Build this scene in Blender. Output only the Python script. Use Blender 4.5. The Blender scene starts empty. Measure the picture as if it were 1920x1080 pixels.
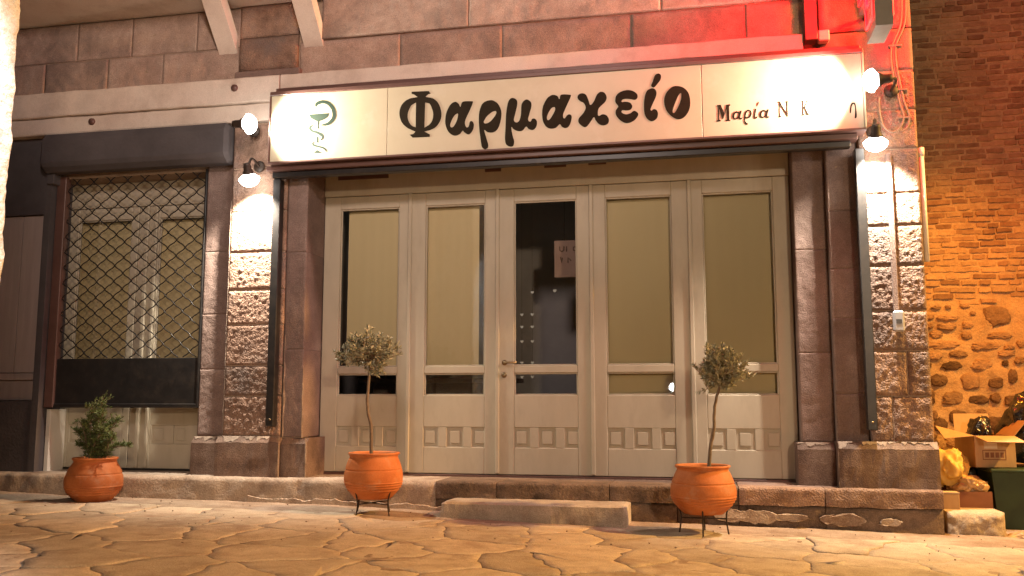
import bpy, bmesh, math, random
from mathutils import Vector, Matrix, noise
random.seed(7)
R = math.radians
C = bpy.context.scene.collection
SC = bpy.context.scene

# ------------------------------------------------------------------ camera
cam = bpy.data.objects.new('camera', bpy.data.cameras.new('camera'))
C.objects.link(cam); SC.camera = cam
cam.location = (1.7706, -7.5532, 0.6692)
cam.rotation_euler = (R(90 + 7.05), 0, R(11.8))
cam.data.sensor_width = 36; cam.data.lens = 36 * 1700 / 1920
cam.data.clip_end = 400; cam.data.clip_start = .05

# ------------------------------------------------------------------ night sky, exposure
w = bpy.data.worlds.new('World'); SC.world = w; w.use_nodes = True
nt = w.node_tree; bg = nt.nodes['Background']
sky = nt.nodes.new('ShaderNodeTexSky'); sky.sky_type = 'NISHITA'; sky.sun_disc = False
sky.sun_elevation = R(-1); sky.sun_rotation = R(20)
nt.links.new(sky.outputs[0], bg.inputs[0]); bg.inputs[1].default_value = .15
SC.view_settings.view_transform = 'Standard'; SC.view_settings.look = 'None'
SC.view_settings.exposure = 0; SC.view_settings.gamma = 1
SC.render.engine = 'CYCLES'
SC.cycles.use_denoising = True
SC.cycles.sample_clamp_indirect = 4
SC.cycles.max_bounces = 6; SC.cycles.transparent_max_bounces = 12
SC.cycles.caustics_reflective = False; SC.cycles.caustics_refractive = False

# ------------------------------------------------------------------ street lighting and added fill lights (all outside the frame)
def lamp(name, kind, loc, power, col, radius=.1, target=None, size=None, blend=.3, parent=None):
    d = bpy.data.lights.new(name, kind); d.energy = power; d.color = col
    d.shadow_soft_size = radius
    o = bpy.data.objects.new(name, d); C.objects.link(o); o.location = loc
    if kind == 'SPOT':
        d.spot_size = R(size); d.spot_blend = blend
    if target is not None:
        o.rotation_euler = (Vector(target) - Vector(loc)).to_track_quat('-Z', 'Y').to_euler()
    if parent: o.parent = parent
    return o
SODIUM = (1, .55, .14); WARM = (1, .68, .44); COOL = (1, .93, .86)
lamp('front_fill', 'POINT', (5.4, -13.0, 3.3), 1750, (1, .72, .48), .3)  # unseen fill from the front, added to brighten the doors
lamp('street_lamp_sodium', 'SPOT', (8.2, -.85, 5.2), 4500, SODIUM, .14, (2.0, -1.3, -.3), 100, .9)
lamp('street_lamp_alley', 'SPOT', (4.45, .75, 4.0), 780, (1, .33, .02), .12, (4.3, 2.4, 0), 104, 1.0)
lamp('white_wall_fill_spot', 'SPOT', (-.6, -4.65, 3.1), 220, (.9, .95, 1), .1, (-1.36, -4.6, 2.1), 62, .6)  # unseen spot added to brighten the near white wall
lamp('upper_wall_fill', 'SPOT', (.6, -6.5, 4.75), 1050, (1, .77, .68), .4, (-1.6, 0, 4.5), 78, .9)  # unseen fill added to brighten the wall above the sign

lamp('headlamp_across_street', 'POINT', (1.1, -13.5, .97), 40, (.85, .93, 1), .09)

# ------------------------------------------------------------------ helpers
def fbm(p, o=4, h=.6):
    return noise.fractal(Vector(p), h, 2.0, o)
def tag(o, label=None, cat=None, group=None, kind=None):
    if label: o['label'] = label
    if cat: o['category'] = cat
    if group: o['group'] = group
    if kind: o['kind'] = kind
    return o
def thing(name, label, cat, loc=(0, 0, 0), group=None, rotz=0):
    o = bpy.data.objects.new(name, None); C.objects.link(o)
    o.location = loc; o.rotation_euler = (0, 0, rotz); o.empty_display_size = .1
    return tag(o, label, cat, group)
def link(name, me, mat=None, parent=None, loc=None):
    o = bpy.data.objects.new(name, me); C.objects.link(o)
    if mat is not None and not me.materials: me.materials.append(mat)
    if parent is not None:
        o.parent = parent
        # geometry is written in world coordinates: undo the base point of the parents
        p = parent; off = Vector((0, 0, 0))
        while p is not None: off += Vector(p.location); p = p.parent
        if loc is None: o.location = -off
        else: o.location = Vector(loc) - off
    elif loc is not None: o.location = loc
    return o
class MB:
    def __init__(s): s.v = []; s.f = []; s.sm = []
    def add(s, v, f, smooth=False):
        b = len(s.v); s.v += [tuple(p) for p in v]
        s.f += [tuple(i + b for i in q) for q in f]; s.sm += [smooth] * len(f); return s
    def box(s, x0, x1, y0, y1, z0, z1, b=0.0):
        if b <= 0:
            v = [(x, y, z) for z in (z0, z1) for y in (y0, y1) for x in (x0, x1)]
            return s.add(v, [(0, 2, 3, 1), (4, 5, 7, 6), (0, 1, 5, 4), (2, 6, 7, 3), (0, 4, 6, 2), (1, 3, 7, 5)])
        bm = bmesh.new(); bmesh.ops.create_cube(bm, size=1)
        for q in bm.verts:
            q.co = ((x0 + x1) / 2 + q.co.x * (x1 - x0), (y0 + y1) / 2 + q.co.y * (y1 - y0), (z0 + z1) / 2 + q.co.z * (z1 - z0))
        bmesh.ops.bevel(bm, geom=bm.edges[:], offset=b, segments=1, affect='EDGES', profile=.5)
        bm.verts.index_update()
        s.add([q.co[:] for q in bm.verts], [[q.index for q in f.verts] for f in bm.faces]); bm.free(); return s
    def tube(s, pts, r, n=8, cap=True, smooth=True):
        pts = [Vector(p) for p in pts]; m = len(pts)
        rr = r if isinstance(r, (list, tuple)) else [r] * m
        v = []; f = []; nrm = None
        for i, p in enumerate(pts):
            t = (pts[min(i + 1, m - 1)] - pts[max(i - 1, 0)]).normalized()
            if nrm is None:
                nrm = t.orthogonal().normalized()
            else:
                nrm = (nrm - t * nrm.dot(t)).normalized()
            bn = t.cross(nrm)
            for k in range(n):
                a = 2 * math.pi * k / n
                v.append(p + (nrm * math.cos(a) + bn * math.sin(a)) * rr[i])
        for i in range(m - 1):
            for k in range(n):
                k2 = (k + 1) % n
                f.append((i * n + k, i * n + k2, (i + 1) * n + k2, (i + 1) * n + k))
        if cap: f += [tuple(range(n - 1, -1, -1)), tuple(range((m - 1) * n, m * n))]
        return s.add(v, f, smooth)
    def lathe(s, prof, c=(0, 0, 0), n=40, smooth=True, M=None):
        v = []; f = []
        for (r, z) in prof:
            for k in range(n):
                a = 2 * math.pi * k / n
                q = Vector((r * math.cos(a), r * math.sin(a), z))
                if M is not None: q = M @ q
                v.append(q + Vector(c))
        for i in range(len(prof) - 1):
            for k in range(n):
                k2 = (k + 1) % n
                f.append((i * n + k, i * n + k2, (i + 1) * n + k2, (i + 1) * n + k))
        return s.add(v, f, smooth)
    def mesh(s, name):
        me = bpy.data.meshes.new(name); me.from_pydata(s.v, [], s.f)
        me.polygons.foreach_set('use_smooth', s.sm); me.validate(); me.update(); return me
    def build(s, name, mat=None, parent=None, loc=None):
        return link(name, s.mesh(name), mat, parent, loc)
def bx(name, mat, parent, x0, x1, y0, y1, z0, z1, b=.004):
    return MB().box(x0, x1, y0, y1, z0, z1, b).build(name, mat, parent)
def spline(pts, n=6, closed=False):
    P = [Vector(p) for p in pts]; m = len(P); out = []
    rng = range(m if closed else m - 1)
    for i in rng:
        g = (lambda k: P[k % m]) if closed else (lambda k: P[min(max(k, 0), m - 1)])
        a, b, c, d = g(i - 1), g(i), g(i + 1), g(i + 2)
        for k in range(n):
            t = k / n
            out.append(.5 * ((2 * b) + (c - a) * t + (2 * a - 5 * b + 4 * c - d) * t * t + (3 * b - a - 3 * c + d) * t ** 3))
    if not closed: out.append(P[-1])
    return out

# ------------------------------------------------------------------ materials
def mat(name, cols, scale=6, detail=8, rough=.8, bump=.3, bscale=40, bdist=.01, metal=0, spec=.3, vary=0,
        stretch=(1, 1, 1), blot=None, blot_scale=1.5, blot_lo=.5, blot_hi=.65, emit=None, vor=None, coat=0, bump2=0, b2scale=8, speck=0, sscale=150):
    m = bpy.data.materials.new(name); m.use_nodes = True
    t = m.node_tree; N = t.nodes; L = t.links; b = N['Principled BSDF']
    geo = N.new('ShaderNodeNewGeometry'); mp = N.new('ShaderNodeMapping')
    mp.inputs['Scale'].default_value = stretch
    L.new(geo.outputs['Position'], mp.inputs['Vector'])
    src = mp.outputs[0]
    if vary:
        oi = N.new('ShaderNodeObjectInfo')
        ad = N.new('ShaderNodeVectorMath'); ad.operation = 'MULTIPLY_ADD'
        cx = N.new('ShaderNodeCombineXYZ')
        for k in range(3): L.new(oi.outputs['Random'], cx.inputs[k])
        L.new(cx.outputs[0], ad.inputs[0]); ad.inputs[1].default_value = (17, 31, 23); L.new(src, ad.inputs[2])
        src = ad.outputs[0]
    nz = N.new('ShaderNodeTexNoise'); nz.inputs['Scale'].default_value = scale; nz.inputs['Detail'].default_value = detail
    nz.inputs['Roughness'].default_value = .65
    L.new(src, nz.inputs['Vector'])
    cr = N.new('ShaderNodeValToRGB'); e = cr.color_ramp.elements
    n = len(cols)
    while len(e) < n: e.new(.5)
    for i, c in enumerate(cols):
        e[i].position = .3 + .4 * i / max(1, n - 1); e[i].color = (*c, 1)
    L.new(nz.outputs['Fac'], cr.inputs['Fac'])
    col = cr.outputs['Color']
    if blot:
        n2 = N.new('ShaderNodeTexNoise'); n2.inputs['Scale'].default_value = blot_scale; n2.inputs['Detail'].default_value = 9
        n2.inputs['Roughness'].default_value = .7
        L.new(src, n2.inputs['Vector'])
        mr = N.new('ShaderNodeMapRange'); mr.inputs[1].default_value = blot_lo; mr.inputs[2].default_value = blot_hi
        L.new(n2.outputs['Fac'], mr.inputs[0])
        mx = N.new('ShaderNodeMix'); mx.data_type = 'RGBA'
        L.new(mr.outputs[0], mx.inputs['Factor']); L.new(col, mx.inputs['A']); mx.inputs['B'].default_value = (*blot, 1)
        col = mx.outputs['Result']
    if speck:
        n5 = N.new('ShaderNodeTexNoise'); n5.inputs['Scale'].default_value = sscale; n5.inputs['Detail'].default_value = 3
        n5.inputs['Roughness'].default_value = .8
        L.new(src, n5.inputs['Vector'])
        m5 = N.new('ShaderNodeMapRange'); m5.inputs[1].default_value = .3; m5.inputs[2].default_value = .7
        m5.inputs[3].default_value = 1 - speck; m5.inputs[4].default_value = 1 + speck
        L.new(n5.outputs['Fac'], m5.inputs[0])
        x5 = N.new('ShaderNodeVectorMath'); x5.operation = 'SCALE'; L.new(col, x5.inputs[0]); L.new(m5.outputs[0], x5.inputs['Scale'])
        col = x5.outputs[0]
    if vary:
        hs = N.new('ShaderNodeHueSaturation'); mr2 = N.new('ShaderNodeMapRange')
        mr2.inputs[3].default_value = 1 - vary; mr2.inputs[4].default_value = 1 + vary
        L.new(oi.outputs['Random'], mr2.inputs[0]); L.new(mr2.outputs[0], hs.inputs['Value']); L.new(col, hs.inputs['Color'])
        col = hs.outputs[0]
    L.new(col, b.inputs['Base Color'])
    b.inputs['Roughness'].default_value = rough; b.inputs['Metallic'].default_value = metal
    b.inputs['Specular IOR Level'].default_value = spec
    if coat: b.inputs['Coat Weight'].default_value = coat; b.inputs['Coat Roughness'].default_value = .25
    if bump:
        n3 = N.new('ShaderNodeTexNoise'); n3.inputs['Scale'].default_value = bscale; n3.inputs['Detail'].default_value = 6
        L.new(src, n3.inputs['Vector'])
        h = n3.outputs['Fac']
        if vor:
            vo = N.new('ShaderNodeTexVoronoi'); vo.inputs['Scale'].default_value = vor; L.new(src, vo.inputs['Vector'])
            am = N.new('ShaderNodeMath'); am.operation = 'ADD'; L.new(h, am.inputs[0]); L.new(vo.outputs['Distance'], am.inputs[1]); h = am.outputs[0]
        if bump2:
            n4 = N.new('ShaderNodeTexNoise'); n4.inputs['Scale'].default_value = b2scale; n4.inputs['Detail'].default_value = 3
            L.new(src, n4.inputs['Vector'])
            am2 = N.new('ShaderNodeMath'); am2.operation = 'MULTIPLY_ADD'; L.new(n4.outputs['Fac'], am2.inputs[0]); am2.inputs[1].default_value = bump2; L.new(h, am2.inputs[2]); h = am2.outputs[0]
        bp = N.new('ShaderNodeBump'); bp.inputs['Strength'].default_value = bump; bp.inputs['Distance'].default_value = bdist
        L.new(h, bp.inputs['Height']); L.new(bp.outputs[0], b.inputs['Normal'])
    if emit:
        b.inputs['Emission Color'].default_value = (*emit[0], 1); b.inputs['Emission Strength'].default_value = emit[1]
    return m
M = {}
M['stone'] = mat('trachyte_stone', [(.15, .095, .07), (.27, .175, .13), (.36, .25, .19)], 5, 10, .88, .75, 110, .009, vary=.16, blot=(.2, .15, .13), blot_scale=2.2, vor=70, speck=0.45)
M['dressed'] = mat('dressed_stone', [(.16, .112, .095), (.22, .158, .137), (.28, .205, .18)], 3, 10, .85, .75, 110, .009, vary=.10, blot=(.31, .24, .21), blot_scale=3, blot_lo=.58, blot_hi=.75, speck=0.4)
M['ashlar'] = mat('upper_ashlar', [(.26, .185, .15), (.37, .27, .22), (.44, .34, .28)], 4, 10, .9, .75, 110, .009, vary=.13, blot=(.24, .18, .15), blot_scale=1.3, speck=0.4)
M['mortar'] = mat('lime_mortar', [(.28, .2, .15), (.4, .3, .22)], 9, 8, .92, .6, 60, .01, speck=0.3)
M['band'] = mat('painted_band', [(.55, .46, .39), (.66, .57, .49), (.7, .62, .54)], 2.5, 9, .8, .2, 50, .006, blot=(.5, .41, .34), blot_scale=2, blot_lo=.52, blot_hi=.72, speck=0.15)
M['cream'] = mat('cream_paint', [(.42, .375, .285), (.475, .43, .335), (.51, .465, .365)], 3, 9, .5, .12, 70, .004, spec=.35, stretch=(1, 1, .35), blot=(.36, .31, .235), blot_scale=2.8, blot_lo=.53, blot_hi=.8)
M['blind'] = mat('blind_cloth', [(.82, .625, .36), (.87, .675, .40)], 1.4, 6, .85, .15, 240, .002, stretch=(1, 1, .3))
M['sign'] = mat('sign_face', [(.50, .45, .31), (.55, .50, .36), (.58, .53, .39)], 2, 8, .45, .04, 30, .003, spec=.4, blot=(.60, .56, .44), blot_scale=3.5, blot_lo=.56, blot_hi=.75)
M['letter'] = mat('letter_vinyl', [(.016, .012, .006), (.024, .018, .009)], 8, 4, .75, .05, 40, .002, spec=.15)
M['green'] = mat('emblem_green', [(.022, .042, .03), (.032, .055, .04)], 8, 4, .5, 0)
M['brown'] = mat('brown_metal', [(.10, .052, .042), (.135, .072, .06)], 6, 6, .42, .08, 80, .003, spec=.5)
M['black'] = mat('black_steel', [(.012, .011, .011), (.022, .02, .02)], 12, 6, .38, .1, 90, .003, spec=.5, blot=(.03, .025, .022), blot_scale=8)
M['iron'] = mat('wrought_iron', [(.02, .014, .01), (.04, .025, .018)], 30, 6, .55, .2, 120, .003)
M['dark'] = mat('dark_wall', [(.075, .068, .072), (.11, .10, .104)], 3, 8, .9, .3, 40, .01)
M['plank'] = mat('old_plank', [(.40, .335, .315), (.52, .44, .41)], 3, 9, .75, .3, 40, .006, stretch=(5, 1, .4), vary=.1)
M['whitewall'] = mat('white_plaster', [(.5, .5, .5), (.74, .76, .77), (.82, .83, .84)], 10, 10, .9, .8, 30, .02, blot=(.42, .41, .4), blot_scale=9, blot_lo=.6, blot_hi=.7, speck=0.25)
M['white'] = mat('white_paint', [(.72, .68, .6), (.8, .76, .68)], 5, 6, .6, .1, 50, .004)
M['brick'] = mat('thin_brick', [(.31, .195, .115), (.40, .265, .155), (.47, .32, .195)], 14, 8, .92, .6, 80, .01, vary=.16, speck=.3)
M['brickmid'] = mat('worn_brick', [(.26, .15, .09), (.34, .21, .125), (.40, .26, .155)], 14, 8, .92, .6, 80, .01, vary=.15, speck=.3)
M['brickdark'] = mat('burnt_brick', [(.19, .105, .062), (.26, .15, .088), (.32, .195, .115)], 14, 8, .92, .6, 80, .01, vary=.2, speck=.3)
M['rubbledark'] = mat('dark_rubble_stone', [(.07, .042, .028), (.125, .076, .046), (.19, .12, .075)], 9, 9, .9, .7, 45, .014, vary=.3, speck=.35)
M['damp'] = mat('damp_stone', [(.10, .066, .052), (.165, .11, .085), (.23, .165, .13)], 5, 10, .85, .75, 110, .009, vary=.12, blot=(.30, .225, .175), blot_scale=3.2, blot_lo=.58, blot_hi=.72, speck=.45)
M['lime'] = mat('lime_seam', [(.19, .14, .11), (.28, .215, .17), (.36, .285, .23)], 14, 9, .92, .6, 60, .008, speck=.3)
M['greymetal'] = mat('grey_metal', [(.20, .20, .18), (.25, .25, .225)], 6, 5, .5, .05, 60, .003)
M['rubble'] = mat('rubble_stone', [(.2, .12, .07), (.30, .19, .115), (.38, .255, .16)], 9, 9, .9, .7, 45, .014, vary=.3, speck=0.35)
M['alleymortar'] = mat('alley_mortar', [(.35, .235, .14), (.43, .3, .18), (.5, .36, .23)], 5, 10, .95, .7, 40, .016, blot=(.3, .2, .115), blot_scale=1.6, bump2=1.5, b2scale=9, speck=0.35)
M['pave'] = mat('flagstone', [(.38, .30, .22), (.49, .40, .30), (.56, .47, .36)], 7, 10, .85, .6, 95, .008, vary=.17, blot=(.30, .215, .155), blot_scale=2.3, blot_lo=.5, blot_hi=.7, bump2=.8, b2scale=14, speck=0.4)
M['cement'] = mat('cement_ground', [(.22, .155, .11), (.33, .245, .18), (.42, .33, .25)], 4, 10, .9, .7, 50, .012, blot=(.22, .15, .1), blot_scale=1.7, bump2=.8, b2scale=12, speck=0.4)
M['plinth'] = mat('plinth_render', [(.32, .25, .195), (.42, .34, .27), (.5, .41, .33)], 5, 10, .9, .6, 55, .01, blot=(.2, .135, .1), blot_scale=2.2, speck=0.4)
M['plinthdark'] = mat('plinth_damp', [(.10, .072, .055), (.19, .135, .10), (.27, .2, .155)], 6, 10, .9, .7, 45, .014, vary=.2, blot=(.075, .055, .042), blot_scale=3, speck=0.45)
M['step'] = mat('step_concrete', [(.33, .27, .215), (.43, .365, .295), (.5, .43, .355)], 6, 10, .88, .5, 70, .008, blot=(.24, .18, .135), blot_scale=2.5, speck=0.35)
M['pot'] = mat('terracotta', [(.40, .115, .032), (.51, .165, .05), (.57, .21, .08)], 5, 9, .68, .3, 70, .004, spec=.25, vary=.1, blot=(.5, .28, .165), blot_scale=7, blot_lo=.54, blot_hi=.78, speck=0.12)
M['soil'] = mat('potting_soil', [(.03, .02, .013), (.07, .045, .03)], 30, 6, .95, .6, 60, .01)
M['bark'] = mat('olive_bark', [(.13, .095, .065), (.24, .18, .13)], 30, 8, .9, .6, 90, .005)
M['olive'] = mat('olive_leaf', [(.18, .18, .115), (.32, .31, .21), (.5, .48, .35)], 35, 3, .45, 0, spec=.5)
M['needle'] = mat('bush_leaf', [(.045, .075, .022), (.085, .12, .04), (.13, .16, .065)], 22, 3, .6, 0)
M['cable'] = mat('grey_cable', [(.26, .19, .14), (.32, .24, .18)], 10, 4, .6, 0)
M['plastic'] = mat('grey_plastic', [(.34, .34, .37), (.39, .39, .42)], 10, 4, .4, 0, spec=.4)
M['binplastic'] = mat('green_bin_plastic', [(.012, .035, .016), (.02, .05, .024)], 8, 5, .5, .1, 60, .004, spec=.4)
M['card'] = mat('cardboard', [(.40, .25, .13), (.47, .31, .17)], 6, 6, .85, .1, 90, .003, stretch=(4, 4, 1))
M['cardprint'] = mat('box_print', [(.2, .085, .05), (.24, .11, .065)], 10, 4, .8, 0)
M['paper'] = mat('paper_label', [(.55, .46, .36), (.62, .53, .42)], 10, 4, .8, 0)
M['cratebrown'] = mat('brown_card', [(.2, .085, .045), (.27, .12, .065)], 6, 6, .8, .1, 60, .004)
M['yellowbag'] = mat('yellow_plastic_bag', [(.62, .38, .08), (.7, .46, .12)], 6, 4, .5, .25, 18, .02, spec=.4)
M['tanbag'] = mat('tan_plastic_bag', [(.36, .22, .1), (.48, .31, .15)], 8, 4, .22, .3, 22, .02, spec=.6)
M['blackbag'] = mat('black_plastic_bag', [(.012, .011, .012), (.025, .022, .022)], 8, 4, .2, .35, 22, .02, spec=.6)
M['palestone'] = mat('pale_stone', [(.26, .195, .13), (.42, .335, .24), (.5, .41, .3)], 5, 10, .85, .6, 40, .012, blot=(.24, .18, .12), blot_scale=5, speck=0.4)
M['brass'] = mat('worn_brass', [(.2, .15, .09), (.28, .21, .12)], 20, 4, .38, 0, metal=.8)
M['poster'] = mat('poster_card', [(.40, .24, .19), (.46, .29, .23)], 4, 4, .8, 0)
M['ink'] = mat('poster_ink', [(.14, .075, .05), (.18, .095, .065)], 8, 4, .8, 0)
M['shop'] = mat('shop_wall', [(.34, .30, .31), (.46, .41, .41)], 2, 6, .8, .1, 30, .004)
M['bulb'] = mat('lamp_bulb', [(.9, .9, .9)], 1, 1, .3, 0, emit=((1, .93, .84), 22))
M['led'] = mat('red_led', [(.8, .03, .04)], 1, 1, .3, 0, emit=((1, .0, .002), 8))
M['heart'] = mat('white_heart', [(.8, .8, .8), (.85, .85, .85)], 4, 2, .3, 0, spec=.6)
def glass_mat():
    m = bpy.data.materials.new('window_glass'); m.use_nodes = True
    t = m.node_tree; N = t.nodes; L = t.links
    for n in list(N):
        if n.type != 'OUTPUT_MATERIAL': N.remove(n)
    o = [n for n in N if n.type == 'OUTPUT_MATERIAL'][0]
    tr = N.new('ShaderNodeBsdfTransparent'); tr.inputs[0].default_value = (.93, .95, .94, 1)
    gl = N.new('ShaderNodeBsdfGlossy'); gl.inputs['Roughness'].default_value = .02
    fr = N.new('ShaderNodeFresnel'); fr.inputs[0].default_value = 1.5
    mx = N.new('ShaderNodeMixShader')
    L.new(fr.outputs[0], mx.inputs[0]); L.new(tr.outputs[0], mx.inputs[1]); L.new(gl.outputs[0], mx.inputs[2])
    L.new(mx.outputs[0], o.inputs[0]); return m
M['glass'] = glass_mat()

def rough_block(name, mt, parent, x0, x1, z0, z1, yf, depth, amp=.012, freq=22, res=.02, edge=.012, seed=0, kind=0):
    """A stone block: a relief front face, worn edges, sides running back into the wall."""
    nx = max(3, int((x1 - x0) / res)); nz_ = max(3, int((z1 - z0) / res))
    v = []; f = []
    for j in range(nz_ + 1):
        for i in range(nx + 1):
            x = x0 + (x1 - x0) * i / nx; z = z0 + (z1 - z0) * j / nz_
            d = min(x - x0, x1 - x, z - z0, z1 - z)
            e = max(0, 1 - d / (edge * (1.4 + fbm((x * 9 + seed, z * 9, seed * 3.1), 3) * .7 + 1e-6))) if edge else 0
            p = Vector((x * freq + seed * 5.3, z * freq, seed * 1.7))
            if kind == 0: h = fbm(p, 4, .5)
            else:
                q = noise.voronoi(p * .8)[0]; h = (q[1] - q[0]) * 1.1 - .35 + .35 * fbm(p * 2.3, 3)
            keep = min(1, d / .03)
            v.append((x, yf - amp * h * (.3 + .7 * keep) + edge * e * e * .9, z))
    idx = lambda i, j: j * (nx + 1) + i
    for j in range(nz_):
        for i in range(nx):
            f.append((idx(i, j), idx(i + 1, j), idx(i + 1, j + 1), idx(i, j + 1)))
    ring = [idx(i, 0) for i in range(nx)] + [idx(nx, j) for j in range(nz_)] + [idx(i, nz_) for i in range(nx, 0, -1)] + [idx(0, j) for j in range(nz_, 0, -1)]
    b = len(v)
    for k in ring: v.append((v[k][0], yf + depth, v[k][2]))
    n = len(ring)
    for k in range(n):
        k2 = (k + 1) % n
        f.append((ring[k2], ring[k], b + k, b + k2))
    m = MB(); m.add(v, f, False); m.sm[:nx * nz_] = [True] * (nx * nz_)
    return m.build(name, mt, parent)
def gz(x):
    P = [(-30, -.0), (-8, -.1), (-4.7, -.16), (-3.9, -.185), (-1.44, -.207), (-.25, -.24), (1.18, -.28), (2.47, -.297), (3.5, -.322), (8, -.42), (30, -.9)]
    for (a, za), (b, zb) in zip(P, P[1:]):
        if x <= b: return za + (zb - za) * (max(x, a) - a) / (b - a)
    return P[-1][1]

# ================================================================== SETTING: ground and paving
def ground_z(x, y):
    s = min(1, max(0, (-y - .45) / .35)); s = s * s * (3 - 2 * s)
    if y > -.18: s = 0
    return gz(x) - .005 * s + .004 * fbm((x * 2.2, y * 2.2, 3.3), 4) + .004 * fbm((x * 9, y * 9, 1.3), 3)
def axis(a, b, c, d, fine, coarse):
    out = []; x = a
    while x < d:
        out.append(x); x += fine if b <= x < c else coarse
    out.append(d); return out
gx = axis(-30, -6, 6.6, 30, .07, 1.5); gy = axis(-30, -4.2, .1, 12, .07, 1.5)
mb = MB()
mb.add([(x, y, ground_z(x, y)) for y in gy for x in gx],
       [(j * len(gx) + i, j * len(gx) + i + 1, (j + 1) * len(gx) + i + 1, (j + 1) * len(gx) + i) for j in range(len(gy) - 1) for i in range(len(gx) - 1)], True)
ground = mb.build('ground', M['cement']); ground['kind'] = 'structure'

def voronoi_cells(pts, lo, hi):
    cells = []
    for i, p in enumerate(pts):
        poly = [Vector((lo[0], lo[1])), Vector((hi[0], lo[1])), Vector((hi[0], hi[1])), Vector((lo[0], hi[1]))]
        near = sorted(range(len(pts)), key=lambda k: (pts[k] - p).length_squared)[1:22]
        for k in near:
            q = pts[k]; mid = (p + q) / 2; n = q - p; out = []
            for a, b in zip(poly, poly[1:] + poly[:1]):
                da = (a - mid).dot(n); db = (b - mid).dot(n)
                if da <= 0: out.append(a)
                if (da < 0 < db) or (db < 0 < da): out.append(a + (b - a) * (da / (da - db)))
            poly = out
            if len(poly) < 3: break
        if len(poly) >= 3: cells.append(poly)
    return cells
rs = random.Random(21)
PX0, PX1, PY0, PY1 = -5.2, 6.4, -4.3, -.66
seeds = []
tries = 0
while len(seeds) < 175 and tries < 9000:
    tries += 1
    p = Vector((rs.uniform(PX0, PX1), rs.uniform(PY0, PY1)))
    mn = rs.choice((.26, .36, .46, .5))
    if all((p - q).length > mn for q in seeds): seeds.append(p)
def paving(poly, k):
    c = sum(poly, Vector((0, 0))) / len(poly)
    gap = rs.uniform(.0, .006)
    fine = []
    for a, b in zip(poly, poly[1:] + poly[:1]):
        L = (b - a).length; n = max(1, int(L / .055))
        nn = Vector((-(b - a).y, (b - a).x)).normalized() if L > 1e-6 else Vector((0, 0))
        for i in range(n):
            t = i / n; q = a + (b - a) * t
            q = q + Vector((.05 * fbm((q.x * 5, q.y * 5, 9.1), 5), .05 * fbm((q.x * 5, q.y * 5, 4.7), 5)))
            fine.append(q)
    if len(fine) < 4: return
    def inset(q, d):
        v = c - q; l = v.length
        return q + v * min(.5, d / max(l, .01))
    tilt = Vector((rs.uniform(-.004, .004), rs.uniform(-.004, .004))); up = rs.uniform(-.002, .003) + (.007 if rs.random() < .12 else 0)
    def top(q, dz=0):
        return (q.x, q.y, gz(q.x) + up + tilt.dot(q - c) + .0025 * fbm((q.x * 6, q.y * 6, 4), 3) + dz)
    n = len(fine); v = []; f = []
    for q in fine: v.append(top(inset(q, gap), -.06))
    for q in fine: v.append(top(inset(q, gap + .001), -.004))
    for q in fine: v.append(top(inset(q, gap + .005), -.0005))
    for q in fine: v.append(top(inset(q, gap + .07), .0003))
    v.append(top(c, .0005))
    for r in range(3):
        for i in range(n):
            j = (i + 1) % n
            f.append((r * n + i, r * n + j, (r + 1) * n + j, (r + 1) * n + i))
    for i in range(n): f.append((3 * n + i, 3 * n + (i + 1) % n, 4 * n))
    m = MB(); m.add(v, f, True); m.build('paving_stone', M['pave'], ground)
for k, poly in enumerate(voronoi_cells(seeds, (PX0, PY0), (PX1, PY1))): paving(poly, k)
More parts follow.
